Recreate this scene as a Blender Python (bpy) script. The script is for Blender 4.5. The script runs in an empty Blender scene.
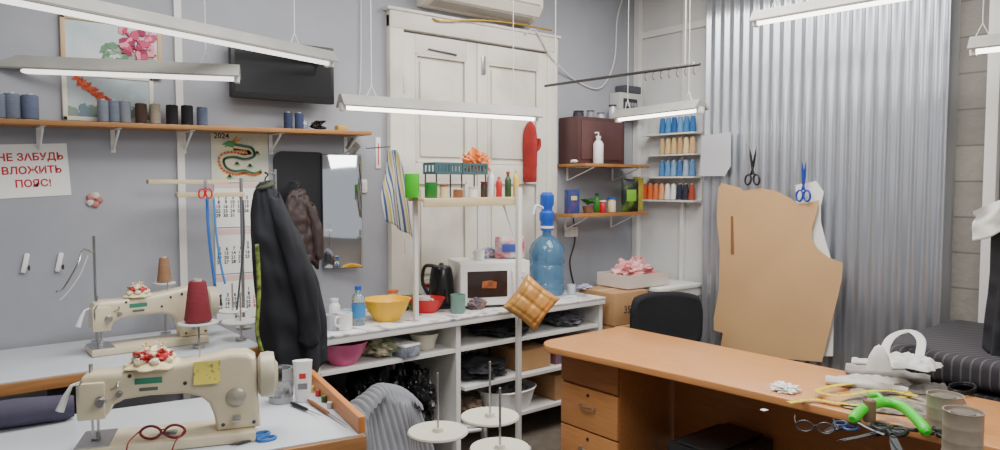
import bpy, bmesh, math, random
from mathutils import Vector, Matrix, Euler, noise
random.seed(4)
COL=bpy.context.scene.collection
H=1.58; F=720.0; PITCH=math.atan(40/720); YAW=math.radians(39)
cs,sn=math.cos(YAW),math.sin(YAW)
pi=math.pi
R=math.radians
# ---------- survey helpers: sight lines met with the real planes of the room ----------
def ray(px,py):
    u=(px-500)/F; v=-(py-225)/F
    fy=math.cos(PITCH)+v*math.sin(PITCH); fz=v*math.cos(PITCH)-math.sin(PITCH)
    return Vector((u*cs+fy*sn,-u*sn+fy*cs,fz))
def onY(px,py,Y):
    r=ray(px,py); t=Y/r.y; return Vector((r.x*t,Y,H+r.z*t))
def onX(px,py,X):
    r=ray(px,py); t=X/r.x; return Vector((X,r.y*t,H+r.z*t))
def onZ(px,py,Z):
    r=ray(px,py); t=(Z-H)/r.z; return Vector((r.x*t,r.y*t,Z))
def mpp(p): return (p.x*sn+p.y*cs)/F     # metres per picture unit at a place
def rectY(x0,y0,x1,y1,Y):
    a=onY(x0,y0,Y); b=onY(x1,y1,Y); cx=(x0+x1)/2
    return a.x,b.x,onY(cx,y1,Y).z,onY(cx,y0,Y).z
# ---------- materials ----------
def lin(c):
    o=[]
    for v in c:
        v=v/255.0
        o.append(v/12.92 if v<=0.04045 else ((v+0.055)/1.055)**2.4)
    return (o[0],o[1],o[2],1)
MC={}
def M(name,col=(128,128,128),r=.5,m=0.0,n=0.0,ns=6,b=0.0,bs=40,emit=0,trans=0.0,alpha=1.0,col2=None,stretch=None,coat=0,lo=.35,hi=.65):
    if name in MC: return MC[name]
    mt=bpy.data.materials.new(name); mt.use_nodes=True; nt=mt.node_tree; bs_=nt.nodes['Principled BSDF']
    c=lin(col); bs_.inputs['Base Color'].default_value=c
    bs_.inputs['Roughness'].default_value=r; bs_.inputs['Metallic'].default_value=m
    if trans: bs_.inputs['Transmission Weight'].default_value=trans
    if alpha<1: bs_.inputs['Alpha'].default_value=alpha
    if coat: bs_.inputs['Coat Weight'].default_value=coat
    if emit:
        bs_.inputs['Emission Color'].default_value=c; bs_.inputs['Emission Strength'].default_value=emit
    if n or b or col2:
        tc=nt.nodes.new('ShaderNodeTexCoord'); mp=nt.nodes.new('ShaderNodeMapping')
        nt.links.new(tc.outputs['Object'],mp.inputs[0])
        if stretch: mp.inputs['Scale'].default_value=stretch
        if n or col2:
            nz=nt.nodes.new('ShaderNodeTexNoise'); nz.inputs['Scale'].default_value=ns; nz.inputs['Detail'].default_value=6
            nt.links.new(mp.outputs[0],nz.inputs['Vector'])
            rp=nt.nodes.new('ShaderNodeValToRGB')
            rp.color_ramp.elements[0].position=lo; rp.color_ramp.elements[1].position=hi
            d=lin(col2) if col2 else (c[0]*(1-n),c[1]*(1-n),c[2]*(1-n),1)
            rp.color_ramp.elements[0].color=d; rp.color_ramp.elements[1].color=c
            nt.links.new(nz.outputs['Fac'],rp.inputs[0]); nt.links.new(rp.outputs[0],bs_.inputs['Base Color'])
        if b:
            n2=nt.nodes.new('ShaderNodeTexNoise'); n2.inputs['Scale'].default_value=bs; n2.inputs['Detail'].default_value=4
            nt.links.new(mp.outputs[0],n2.inputs['Vector'])
            bp=nt.nodes.new('ShaderNodeBump'); bp.inputs['Strength'].default_value=b; bp.inputs['Distance'].default_value=.01
            nt.links.new(n2.outputs['Fac'],bp.inputs['Height']); nt.links.new(bp.outputs[0],bs_.inputs['Normal'])
    MC[name]=mt; return mt
def MS(name,cols,scale,axis='X',r=.8,rot=(0,0,0)):
    """constant stripes; cols: list of (pos,colour) over one period"""
    if name in MC: return MC[name]
    mt=bpy.data.materials.new(name); mt.use_nodes=True; nt=mt.node_tree; bs_=nt.nodes['Principled BSDF']
    bs_.inputs['Roughness'].default_value=r
    tc=nt.nodes.new('ShaderNodeTexCoord'); mp=nt.nodes.new('ShaderNodeMapping'); mp.inputs['Rotation'].default_value=rot
    sp=nt.nodes.new('ShaderNodeSeparateXYZ'); mu=nt.nodes.new('ShaderNodeMath'); mu.operation='MULTIPLY'; mu.inputs[1].default_value=scale
    fr=nt.nodes.new('ShaderNodeMath'); fr.operation='FRACT'; rp=nt.nodes.new('ShaderNodeValToRGB'); rp.color_ramp.interpolation='CONSTANT'
    nt.links.new(tc.outputs['Object'],mp.inputs[0]); nt.links.new(mp.outputs[0],sp.inputs[0]); nt.links.new(sp.outputs[axis],mu.inputs[0])
    nt.links.new(mu.outputs[0],fr.inputs[0]); nt.links.new(fr.outputs[0],rp.inputs[0]); nt.links.new(rp.outputs[0],bs_.inputs['Base Color'])
    e=rp.color_ramp.elements
    e[0].position=cols[0][0]; e[0].color=lin(cols[0][1]); e[1].position=cols[1][0]; e[1].color=lin(cols[1][1])
    for p,c in cols[2:]:
        k=e.new(p); k.color=lin(c)
    MC[name]=mt; return mt
# ---------- mesh builder ----------
class G:
    def __init__(s): s.bm=bmesh.new()
    def _apply(s,vs,fs,mi,mat):
        if mat is not None: bmesh.ops.transform(s.bm,matrix=mat,verts=vs)
        for f in fs: f.material_index=mi
    def box(s,size,c=(0,0,0),rot=None,bev=0,mi=0,seg=2):
        r=bmesh.ops.create_cube(s.bm,size=1); vs=r['verts']
        bmesh.ops.scale(s.bm,vec=size,verts=vs)
        if bev:
            es=list({e for v in vs for e in v.link_edges})
            rr=bmesh.ops.bevel(s.bm,geom=es,offset=bev,segments=seg,affect='EDGES',profile=.6)
            vs=list({v for f in rr['faces'] for v in f.verts}|{v for v in vs if v.is_valid})
        fs=list({f for v in vs for f in v.link_faces})
        m=Matrix.Translation(c)
        if rot: m=m@Euler(rot).to_matrix().to_4x4()
        s._apply(vs,fs,mi,m); return s
    def lathe(s,prof,c=(0,0,0),seg=24,mi=0,rot=None,sx=1,sy=1,fn=None):
        m=Matrix.Translation(c)
        if rot: m=m@Euler(rot).to_matrix().to_4x4()
        rings=[]
        for r,z in prof:
            if r<1e-6: rings.append([s.bm.verts.new(m@Vector((0,0,z)))])
            else:
                L=[]
                for i in range(seg):
                    a=2*pi*i/seg; k=fn(a,z) if fn else 1
                    L.append(s.bm.verts.new(m@Vector((r*k*sx*math.cos(a),r*k*sy*math.sin(a),z))))
                rings.append(L)
        for a,b in zip(rings,rings[1:]):
            for i in range(seg):
                j=(i+1)%seg
                if len(a)==1 and len(b)==1: continue
                if len(a)==1: f=s.bm.faces.new((a[0],b[j],b[i]))
                elif len(b)==1: f=s.bm.faces.new((a[i],a[j],b[0]))
                else: f=s.bm.faces.new((a[i],a[j],b[j],b[i]))
                f.material_index=mi
        return s
    def tube(s,pts,r,seg=8,mi=0,cap=True,flat=1):
        pts=[Vector(p) for p in pts]; n=len(pts)
        rs=r if isinstance(r,(list,tuple)) else [r]*n
        prev=None; rings=[]
        for i,p in enumerate(pts):
            t=(pts[min(i+1,n-1)]-pts[max(i-1,0)]).normalized()
            if prev is None:
                up=Vector((0,0,1)) if abs(t.z)<.9 else Vector((1,0,0))
                a=t.cross(up).normalized()
            else:
                a=prev-t*prev.dot(t)
                a=a.normalized() if a.length>1e-6 else t.orthogonal().normalized()
            b=t.cross(a).normalized(); prev=a
            rings.append([s.bm.verts.new(p+(a*math.cos(2*pi*k/seg)+b*flat*math.sin(2*pi*k/seg))*rs[min(i,len(rs)-1)]) for k in range(seg)])
        for A,B in zip(rings,rings[1:]):
            for k in range(seg):
                j=(k+1)%seg; f=s.bm.faces.new((A[k],A[j],B[j],B[k])); f.material_index=mi
        if cap:
            for Rg in (rings[0][::-1],rings[-1]):
                f=s.bm.faces.new(Rg); f.material_index=mi
        return s
    def prism(s,pts,h,mat=None,mi=0,bev=0):
        """outline in local XY, extruded to +z by h"""
        lo=[s.bm.verts.new((x,y,0)) for x,y in pts]; hi=[s.bm.verts.new((x,y,h)) for x,y in pts]
        n=len(pts); fs=[s.bm.faces.new(lo[::-1]),s.bm.faces.new(hi)]
        for i in range(n):
            j=(i+1)%n; fs.append(s.bm.faces.new((lo[i],lo[j],hi[j],hi[i])))
        vs=lo+hi
        bmesh.ops.recalc_face_normals(s.bm,faces=fs)
        if bev:
            es=[e for e in fs[0].edges]+[e for e in fs[1].edges]
            rr=bmesh.ops.bevel(s.bm,geom=es,offset=bev,segments=3,affect='EDGES',profile=.5)
            vs=list({v for f in rr['faces'] for v in f.verts}|{v for v in vs if v.is_valid})
            fs=list({f for v in vs for f in v.link_faces})
        s._apply(vs,fs,mi,mat); return s
    def grid(s,fn,nu,nv,mi=0,closed=False):
        V=[[s.bm.verts.new(fn(i/nu,j/nv)) for i in range(nu if closed else nu+1)] for j in range(nv+1)]
        W=nu if closed else nu+1
        for j in range(nv):
            for i in range(nu):
                k=(i+1)%W
                f=s.bm.faces.new((V[j][i],V[j][k],V[j+1][k],V[j+1][i])); f.material_index=mi
        return s
    def blob(s,c,rad,amp=.15,fr=3,seed=0,mi=0,sub=4,flat=None):
        r=bmesh.ops.create_icosphere(s.bm,subdivisions=sub,radius=1)
        for v in r['verts']:
            d=v.co.normalized(); k=1+amp*noise.noise(d*fr+Vector((seed,seed*2,0)))*2+amp*.5*noise.noise(d*fr*3+Vector((seed,0,5)))*2
            v.co=Vector((d.x*k*rad[0],d.y*k*rad[1],d.z*k*rad[2]))
            v.co+=Vector(c)
            if flat is not None and v.co.z<flat: v.co.z=flat
        for f in {f for v in r['verts'] for f in v.link_faces}: f.material_index=mi
        return s
    def out(s,name,mats,parent=None,loc=(0,0,0),rot=(0,0,0),label=None,cat=None,group=None,kind=None,solid=0,smooth=True,ang=40,sub=0):
        me=bpy.data.meshes.new(name)
        bmesh.ops.recalc_face_normals(s.bm,faces=s.bm.faces[:])
        s.bm.to_mesh(me); s.bm.free()
        if not isinstance(mats,(list,tuple)): mats=[mats]
        for m in mats: me.materials.append(m)
        if smooth:
            me.shade_smooth()
            try: me.set_sharp_from_angle(angle=R(ang))
            except Exception: pass
        o=bpy.data.objects.new(name,me); COL.objects.link(o)
        o.location=loc; o.rotation_euler=rot
        if parent: o.parent=parent
        if label: o['label']=label
        if cat: o['category']=cat
        if group: o['group']=group
        if kind: o['kind']=kind
        if solid:
            md=o.modifiers.new('solid','SOLIDIFY'); md.thickness=solid; md.offset=0
        if sub:
            md=o.modifiers.new('sub','SUBSURF'); md.levels=sub; md.render_levels=sub
        return o
def T(name,label,cat,loc,rot=(0,0,0),group=None,kind=None):
    o=bpy.data.objects.new(name,None); o.empty_display_size=.05; COL.objects.link(o)
    o.location=loc; o.rotation_euler=rot; o['label']=label; o['category']=cat
    if group: o['group']=group
    if kind: o['kind']=kind
    return o
def text(body,size,mat,parent,loc,rot,name='lettering',ax='CENTER',bold=0,sp=1):
    cu=bpy.data.curves.new('txt','FONT'); cu.body=body; cu.size=size; cu.align_x=ax; cu.align_y='CENTER'; cu.extrude=.0003; cu.offset=bold; cu.space_line=sp
    cu.resolution_u=2
    tmp=bpy.data.objects.new('tmp',cu); COL.objects.link(tmp)
    dg=bpy.context.evaluated_depsgraph_get(); me=bpy.data.meshes.new_from_object(tmp.evaluated_get(dg))
    bpy.data.objects.remove(tmp)
    me.materials.clear(); me.materials.append(mat)
    o=bpy.data.objects.new(name,me); COL.objects.link(o); o.parent=parent; o.location=loc; o.rotation_euler=rot
    return o
def arc(cx,cy,r,a0,a1,n=8): return [(cx+r*math.cos(R(a0+(a1-a0)*i/n)),cy+r*math.sin(R(a0+(a1-a0)*i/n))) for i in range(n+1)]
def cat_pts(ps,n=6):
    ps=[Vector(p) for p in ps]; out=[]
    for i in range(len(ps)-1):
        a=ps[max(i-1,0)];b=ps[i];c=ps[i+1];d=ps[min(i+2,len(ps)-1)]
        for k in range(n):
            t=k/n
            out.append(.5*((2*b)+(c-a)*t+(2*a-5*b+4*c-d)*t*t+(3*b-a-3*c+d)*t**3))
    out.append(ps[-1]); return out
# ---------- common materials ----------
white=M('white_paint',(222,221,218),.5,n=.08,ns=5)
cream=M('cream_enamel',(222,209,178),.35,n=.12,ns=10,coat=.3)
steel=M('steel',(185,185,185),.3,1)
dsteel=M('dark_steel',(90,90,92),.4,.9)
black=M('black_plastic',(20,20,22),.45)
blackr=M('black_fabric',(22,23,28),.9,b=.3,bs=120)
wplast=M('white_plastic',(232,232,230),.35)
red=M('red_plastic',(200,25,30),.4); blue=M('blue_plastic',(25,85,190),.35); green=M('green_plastic',(70,190,40),.4)
yellow=M('yellow_plastic',(244,190,18),.4); orange=M('orange_plastic',(240,110,30),.4); pink=M('pink_plastic',(205,90,140),.4)
wood=M('shelf_wood',(170,120,68),.5,n=.25,ns=9,stretch=(1,12,12))
wood2=M('pale_wood',(206,188,150),.6,n=.15,ns=9,stretch=(1,12,12))
deskw=M('desk_beech',(212,148,90),.35,n=.14,ns=7,stretch=(10,1,10),coat=.2)
deskw2=M('desk_side_wood',(172,112,62),.45,n=.18,ns=7,stretch=(10,1,10))
paper=M('paper',(236,236,232),.7); kraft=M('kraft_paper',(206,166,118),.75,n=.07,ns=3,b=.3,bs=5)
card=M('cardboard',(176,136,94),.8,n=.12,ns=8)
glass=M('clear_plastic',(215,235,245),.1,trans=.85)
# ---------- room ----------
YW=3.9; XW=4.6; ZCE=3.2
wallm=M('wall_grey_paint',(162,165,174),.7,n=.14,ns=1.8,b=.15,bs=14)
whwall=M('wall_white_paint',(210,211,211),.7,n=.10,ns=2,b=.1,bs=10)
flo=M('floor_linoleum',(112,102,92),.5,n=.25,ns=14)
G().box((8,7,.1),(1.6,.9,-.05)).out('floor',flo,kind='structure')
G().box((8,7,.1),(1.6,.9,ZCE+.05)).out('ceiling',M('ceiling_white',(222,220,214),.8),kind='structure')
G().box((7.2,.1,ZCE),(1.2,YW+.05,ZCE/2)).out('wall_back',wallm,kind='structure')
G().box((.1,6.9,ZCE),(XW+.05,.55,ZCE/2)).out('wall_right',whwall,kind='structure')
G().box((.1,6.5,ZCE),(-2.35,.65,ZCE/2)).out('wall_left',wallm,kind='structure')
mt=bpy.data.materials.new('concrete_blocks'); mt.use_nodes=True; nt=mt.node_tree
tc=nt.nodes.new('ShaderNodeTexCoord')
br=nt.nodes.new('ShaderNodeTexBrick'); br.inputs['Scale'].default_value=1; br.inputs['Brick Width'].default_value=.4; br.inputs['Row Height'].default_value=.2; br.inputs['Mortar Size'].default_value=.007; br.inputs['Mortar Smooth'].default_value=.6
br.inputs['Color1'].default_value=lin((140,136,130)); br.inputs['Color2'].default_value=lin((122,119,115)); br.inputs['Mortar'].default_value=lin((102,99,95))
sp=nt.nodes.new('ShaderNodeSeparateXYZ'); cb=nt.nodes.new('ShaderNodeCombineXYZ')
nt.links.new(tc.outputs['Object'],sp.inputs[0]); nt.links.new(sp.outputs['Y'],cb.inputs['X']); nt.links.new(sp.outputs['Z'],cb.inputs['Y'])
nz=nt.nodes.new('ShaderNodeTexNoise'); nz.inputs['Scale'].default_value=22; nz.inputs['Detail'].default_value=8; bp=nt.nodes.new('ShaderNodeBump'); bp.inputs['Strength'].default_value=.9; bp.inputs['Distance'].default_value=.02
nt.links.new(nz.outputs['Fac'],bp.inputs['Height']); nt.links.new(bp.outputs[0],nt.nodes['Principled BSDF'].inputs['Normal'])
nt.links.new(cb.outputs[0],br.inputs['Vector']); nt.links.new(br.outputs['Color'],nt.nodes['Principled BSDF'].inputs['Base Color']); nt.nodes['Principled BSDF'].inputs['Roughness'].default_value=.95
G().box((.04,2.6,ZCE),(XW-.02,.25,ZCE/2)).out('trim_1',mt,kind='structure')
G().box((.06,.06,ZCE),(XW-.08,1.36,ZCE/2),bev=.005).out('trim_2',white,kind='structure')
a=onY(173,0,YW); b=onY(186,270,YW)
G().box((.035,.02,ZCE),((a.x+b.x)/2,YW-.01,ZCE/2)).out('trim_3',white,kind='structure')
G().box((.05,.05,ZCE),(XW-.03,YW-.03,ZCE/2)).out('trim_4',white,kind='structure')
G().box((.03,.03,ZCE),(XW-.02,3.42,ZCE/2)).out('trim_5',white,kind='structure')
G().box((.02,1.3,.05),(XW-.01,3.2,2.78)).out('trim_6',white,kind='structure')
# door
x0,x1=2.26,3.66; top=2.62
dm=M('door_white',(222,218,207),.45,col2=(200,195,182),ns=3,lo=.3,hi=.5,b=.12,bs=18)
g=G(); cw=.10
g.box((cw,.05,top),(x0+cw/2,YW-.025,top/2),bev=.008).box((cw,.05,top),(x1-cw/2,YW-.025,top/2),bev=.008)
g.box((x1-x0+.0,.055,.11),((x0+x1)/2,YW-.028,top-.03),bev=.01)
g.box((x1-x0+.04,.065,.02),((x0+x1)/2,YW-.033,top+.03),bev=.006)
door=g.out('door_1',dm,kind='structure')
mid=2.93
for a_,b_ in ((x0+cw,mid-.003),(mid+.003,x1-cw)):
    w=b_-a_; cx=(a_+b_)/2
    g=G(); g.box((w,.02,top-.1),(cx,YW-.012,(top-.1)/2))
    st=.085
    g.box((st,.02,top-.1),(a_+st/2,YW-.03,(top-.1)/2),bev=.004).box((st,.02,top-.1),(b_-st/2,YW-.03,(top-.1)/2),bev=.004)
    for z0,z1 in ((0,.22),(.85,.97),(1.60,1.72),(2.40,2.52)):
        g.box((w-2*st,.02,z1-z0),(cx,YW-.03,(z0+z1)/2),bev=.004)
    for z0,z1 in ((.22,.85),(.97,1.60),(1.72,2.40)):
        g.box((w-2*st-.08,.022,z1-z0-.08),(cx,YW-.026,(z0+z1)/2),bev=.009)
        for q in (-1,1):
            g.box((.014,.012,z1-z0),(cx+q*(w/2-st-.007),YW-.036,(z0+z1)/2),bev=.004)
            g.box((w-2*st,.012,.014),(cx,YW-.036,(z0+z1)/2+q*((z1-z0)/2-.007)),bev=.004)
    g.out('door_leaf',dm,parent=door)
g=G(); g.box((.03,.012,.12),(mid+.05,YW-.046,2.38),bev=.003); g.out('latch',steel,parent=door)
g=G(); g.box((.22,.012,.010),(mid-.28,YW-.046,2.43),bev=.003,rot=(0,.06,0)); g.out('door_bolt',dsteel,parent=door)
for zz_ in (2.2,1.2,.5):
    G().box((.02,.02,.10),(x0+cw,YW-.045,zz_),bev=.006).out('hinge',dm,parent=door)
# ---------- fluorescent lamps ----------
tubem=M('lamp_tube',(255,250,238),.4,emit=7)
tubed=M('lamp_tube_soft',(250,248,240),.4,emit=2.2)
hous=M('lamp_housing',(158,157,152),.5,n=.15,ns=9)
def lamp(A,B,label,grp='hanging fluorescent lamps',tm=None,hw=.060):
    A=Vector(A);B=Vector(B); L=(B-A).length
    yaw=math.atan2(B.y-A.y,B.x-A.x); c=(A+B)/2
    t=T('fluorescent_lamp',label,'lamp',(c.x,c.y,c.z),(0,0,yaw),group=grp)
    g=G(); pr=[(-hw,-.004),(-hw-.003,.004),(-hw*.45,.048),(-hw*.3,.062),(hw*.3,.062),(hw*.45,.048),(hw+.003,.004),(hw,-.004),(hw*.5,.014),(.015,.018),(-.015,.018),(-hw*.5,.014)]
    g.prism(pr,L,Matrix.Translation((-L/2,0,0))@Euler((R(90),0,R(90))).to_matrix().to_4x4()); g.out('housing',hous,parent=t,ang=20)
    for q in (-1,1): G().box((.024,.05,.05),(q*(L/2-.014),0,.0),bev=.004).out('lamp_socket',wplast,parent=t)
    g=G(); g.lathe([(0,-L/2+.02),(.012,-L/2+.02),(.012,L/2-.02),(0,L/2-.02)],(0,0,-.006),12,rot=(0,R(90),0)); g.out('lamp_tube',tm or tubem,parent=t)
    for q in (-1,1):
        g=G(); g.tube([(q*L*.36-.03,0,.055),(q*L*.36,0,.12),(q*L*.36,0,ZCE-c.z)],.0025,6); g.tube([(q*L*.36+.03,0,.055),(q*L*.36,0,.12)],.0025,6); g.out('cable',M('cable_white',(215,215,210),.5),parent=t)
    return t
at=onZ
lamp(at(-70,-16,2.25),at(331,63,2.25),'long white fluorescent lamp hanging by cables, softly lit',tm=tubed)
lamp(at(-20,68,2.10),at(240,78,2.10),'white fluorescent lamp hanging near the black television',tm=tubed)
lamp(at(340,106,1.99),at(537,118,1.99),'lit fluorescent lamp hanging across the white double door')
lamp(at(617,119,2.05),at(702,109,2.05),'short lit fluorescent lamp in front of thread rack')
lamp(at(754,23,2.5),at(935,-8,2.5),'fluorescent lamp hanging above the corrugated metal sheet')
lamp(at(970,51,2.2),at(1060,41,2.2),'fluorescent lamp hanging over the striped padded bench')
# ---------- corrugated sheet ----------
ya=onX(945,200,4.5).y; yb=onX(704,200,4.5).y
W=yb-ya
g=G()
def cf(u,v):
    y=ya+u*W
    return Vector((4.5+.0095*math.sin(y/.076*2*pi)+.0012*math.sin(v*5+y*3),y,.12+v*3.0))
g.grid(cf,460,8)
corr=M('galvanised_metal',(200,205,214),.30,.82,n=.10,ns=6,stretch=(1,1,.4),b=.03,bs=9)
g.out('corrugated_sheet',corr,label='galvanised corrugated metal sheet standing upright against the wall',cat='metal sheet',solid=.0015,ang=75)
# ---------- paper patterns hung on the sheet ----------
def hungpoly(name,pts,X,mat,label,cat,parent=None):
    c=onX(sum(p[0] for p in pts)/len(pts),sum(p[1] for p in pts)/len(pts),X)
    q=[onX(a,b,X)-c for a,b in pts]
    g=G(); g.prism([(-v.y,v.z) for v in q],.003,Euler((R(90),0,R(-90))).to_matrix().to_4x4())
    return g.out(name,mat,loc=c,label=label,cat=cat,ang=30)
pt=[(719,187),(722,183),(741,188),(743,191),(760,188),(776,191),(790,198),(799,204),(808,203),(819,200),(817,212),(812,228),(812,240),(818,249),(828,257),(843,263),(842,280),(836,305),(829,335),(822,362),(800,360),(775,358),(748,354),(721,346),(723,333),(714,330),(714,318),(719,290),(720,250),(717,215)]
kp=hungpoly('sewing_pattern',pt,4.40,kraft,'brown kraft paper garment pattern hung on the metal sheet','paper pattern')
hungpoly('sewing_pattern',[(796,185),(816,181),(824,192),(821,206),(821,222),(826,242),(832,262),(834,300),(833,356),(800,357)],4.425,paper,'white paper pattern hanging behind the brown one','paper pattern')
o=hungpoly('slot',[(731,216),(733,216),(734,254),(731,254)],4.394,M('slot_dark',(135,96,58),.8),None,None); o.parent=kp; o.location=o.location-kp.location
hungpoly('paper_note',[(702,136),(731,132),(731,166),(725,176),(700,176)],4.44,M('note_grey',(190,192,198),.7),'sheet of note paper pinned to the metal sheet','paper')
# ---------- scissors ----------
def scissors(loc,rot,hm,L=.22,label='',group=None,open_=8,bl=steel,s=1.0):
    t=T('scissors',label,'scissors',loc,rot,group=group); t.scale=(s,s,s)
    for q in (-1,1):
        m=Matrix.Rotation(R(q*open_),4,'Z')@Matrix.Translation((0,0,.002*q+.004))
        g=G(); g.prism([(-.006,-.02),(.006,-.02),(.009,.01),(.007,L*.3),(0,L*.52),(-.006,L*.3),(-.008,.01)],.002,m); g.out('blade',bl,parent=t)
        g=G(); ring=[]
        for i in range(17):
            a=2*pi*i/16; ring.append(m@Vector((q*.016+.019*math.cos(a),-L*.3+.03*math.sin(a),.001)))
        g.tube(ring,.006,8,cap=False); g.tube([m@Vector((0,-.015,.001)),m@Vector((q*.004,-L*.17,.001))],.007,8); g.out('handle',hm,parent=t)
    g=G(); g.lathe([(0,.012),(.005,.011),(.005,0),(0,0)],(0,0,0),12); g.out('pivot_screw',dsteel,parent=t)
    return t
p=onX(753,168,4.385); scissors(p,(R(90),0,R(-90)),black,.24,'black-handled shears hanging on the metal sheet',open_=10,bl=black,s=1.15)
p=onX(804,183,4.385); scissors(p,(R(90),0,R(-90)),M('deep_blue',(25,60,160),.4),.24,'blue-handled scissors hanging beside the paper pattern',open_=5,bl=M('blue_blade_cover',(30,60,150),.4),s=1.15)
# ---------- wall shelf with spools ----------
zs=1.865
sh=T('wall_shelf','long brown wooden shelf on white brackets','shelf',(1.2,YW,zs),(0,R(-.9),0))
a=onY(-25,120,3.72).x; b=onY(371,120,3.72).x
G().box((b-a,.19,.022),((a+b)/2-1.2,-.097,0),bev=.003).out('shelf_board',wood,parent=sh)
for px in (38,112,183,270,345):
    x=onY(px,125,YW).x-1.2
    g=G(); g.box((.02,.004,.11),(x,-.003,-.066)).box((.02,.17,.004),(x,-.088,-.014)).tube([(x,-.004,-.11),(x,-.15,-.018)],.006); g.out('bracket',wplast,parent=sh)
def shelfz(x): return zs+(x-1.2)*math.tan(R(.9))+.0125
def spool(loc,col,h=.115,r=.026,label='thread spool',cone=False,group='thread spools on the long shelf',tilt=0,nm='thread_spool'):
    t=T(nm,label,'thread',loc,(0,tilt,random.random()*6),group=group)
    mt=M('thread_%d_%d_%d'%col,col,.85,n=.18,ns=30,b=.3,bs=60,stretch=(1,1,6))
    g=G()
    if cone: g.lathe([(0,.004),(r*.95,.004),(r*1.05,h*.05),(r*.98,h*.2),(r*.68,h*.88),(r*.6,h*.92),(0,h*.92)],seg=20)
    else: g.lathe([(0,.006),(r*.9,.006),(r,h*.06),(r,h*.9),(r*.9,h*.94),(0,h*.94)],seg=20)
    g.out('thread',mt,parent=t)
    g=G(); cr=r*.35; hc=h*(.97 if cone else 1)
    g.lathe([(0,0),(r*.9 if not cone else r*.8,0),(r*.9 if not cone else r*.8,.004),(cr,.006),(cr,hc),(cr*.8,hc),(cr*.8,hc-.01),(0,hc-.01)],seg=16)
    g.out('core',M('spool_core',(205,202,190),.5),parent=t)
    return t
BG=(100,110,128)
for px,c,hh,rr in [(-3,BG,.115,.036),(12,BG,.12,.032),(30,(92,104,128),.118,.034),(103,(120,128,142),.112,.024),(114,(112,122,138),.112,.024),(125,(128,134,146),.112,.024),(141,(70,48,40),.105,.026),(155,(160,148,130),.105,.024),(172,(28,26,30),.105,.028),(187,(30,28,34),.107,.028),(202,(100,112,135),.102,.026),(288,(40,50,80),.095,.024),(299,(48,60,92),.095,.024)]:
    x=onY(px,110,3.80).x
    spool((x,3.80,shelfz(x)),c,hh,rr,'%s thread spool on the long shelf'%('blue-grey' if c[2]>120 and c[0]<130 else 'dark blue' if c[2]>75 and c[0]<60 else 'tan' if c[0]>150 else 'black' if c[0]<35 else 'brown'))
x=onY(318,115,3.80).x
g=G(); pts=[(x+.045*math.sin(i*1.9)*(.5+.5*math.sin(i*.7)),3.80+.03*math.cos(i*2.3),shelfz(x)+.03+.022*math.sin(i*1.3)) for i in range(40)]
g.tube(cat_pts(pts,4),.004,6); g.out('cord',black,label='tangled black cord lying on the shelf end',cat='cord')
x=onY(308,110,3.8).x
g=G(); g.lathe([(0,0),(.018,0),(.02,.01),(.02,.04),(.012,.05),(.012,.058),(0,.058)],(0,0,0)); g.out('jar',glass,loc=(x,3.85,shelfz(x)),label='small clear jar on the wall shelf',cat='jar')
x=onY(341,125,3.8).x
g=G(); g.box((.06,.05,.03),(0,0,.016),bev=.004); g.out('box',M('gold_box',(190,150,60),.4),loc=(x,3.8,shelfz(x)),label='small gold box on the shelf end',cat='box')
# ---------- sign ----------
a,b,z0,z1=rectY(-9,144,70,197,3.895)
sg=T('paper_sign','white paper sign with red Cyrillic lettering on the wall','sign',((a+b)/2,YW-.002,(z0+z1)/2),(0,R(-3.2),0))
G().box((b-a,.002,z1-z0)).out('sheet',paper,parent=sg)
for i,ln in enumerate(('НЕ ЗАБУДЬ','ВЛОЖИТЬ','ПОЯС!')):
    text(ln,.0455,M('sign_red',(186,18,34),.6),sg,(.002,-.0016,.060-.060*i),(R(90),0,0),bold=.0013)
for px,py in ((25,263),(59,262)):
    p=onY(px,py,YW)
    t=T('wall_hook','small white plastic hook on the grey wall','hook',p,(0,0,0),group='white wall hooks')
    G().box((.022,.012,.09),(0,-.008,0),bev=.006,rot=(0,R(12),0)).out('plate',wplast,parent=t)
    g=G(); g.tube([(.01,-.012,-.02),(.012,-.03,-.03),(.012,-.035,-.01)],.004,6); g.out('peg',dsteel,parent=t)
p=onY(94,200,YW); g=G()
for i in range(5): g.blob((.022*math.cos(i*1.25),-.006,.022*math.sin(i*1.25)),(.016,.006,.016),.1,seed=i,sub=2,mi=i%2)
g.out('wall_ornament',[M('orn_pink',(180,110,105),.6),M('orn_beige',(205,195,180),.6)],loc=p,label='small pink and beige flower ornament on wall',cat='ornament')
# ---------- paintings ----------
def canvas(px0,py0,px1,py1,label,bg,blobs,frame=None):
    a,b,z0,z1=rectY(px0,py0,px1,py1,3.88); w=b-a;h=z1-z0
    t=T('painting',label,'painting',((a+b)/2,YW-.012,(z0+z1)/2))
    G().box((w,.016,h)).out('canvas',bg,parent=t)
    for nm,mats,L in blobs:
        g=G()
        for i,(x,y,rx,ry,rt) in enumerate(L):
            ring=[(rx*math.cos(k*pi/8)*(1+.2*math.sin(k*3+i)),ry*math.sin(k*pi/8)*(1+.2*math.cos(k*2+i))) for k in range(16)]
            g.prism(ring,.001+.0002*i,Matrix.Translation((x*w/2,-.008,y*h/2))@Euler((R(90),R(rt),0)).to_matrix().to_4x4(),mi=i%len(mats))
        g.out(nm,mats,parent=t)
    if frame:
        g=G()
        g.box((.02,.024,h+.02),(-w/2,-.002,0),bev=.003).box((.02,.024,h+.02),(w/2,-.002,0),bev=.003).box((w+.02,.024,.02),(0,-.002,h/2),bev=.003).box((w+.02,.024,.02),(0,-.002,-h/2),bev=.003)
        g.out('picture_frame',frame,parent=t)
random.seed(9)
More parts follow.
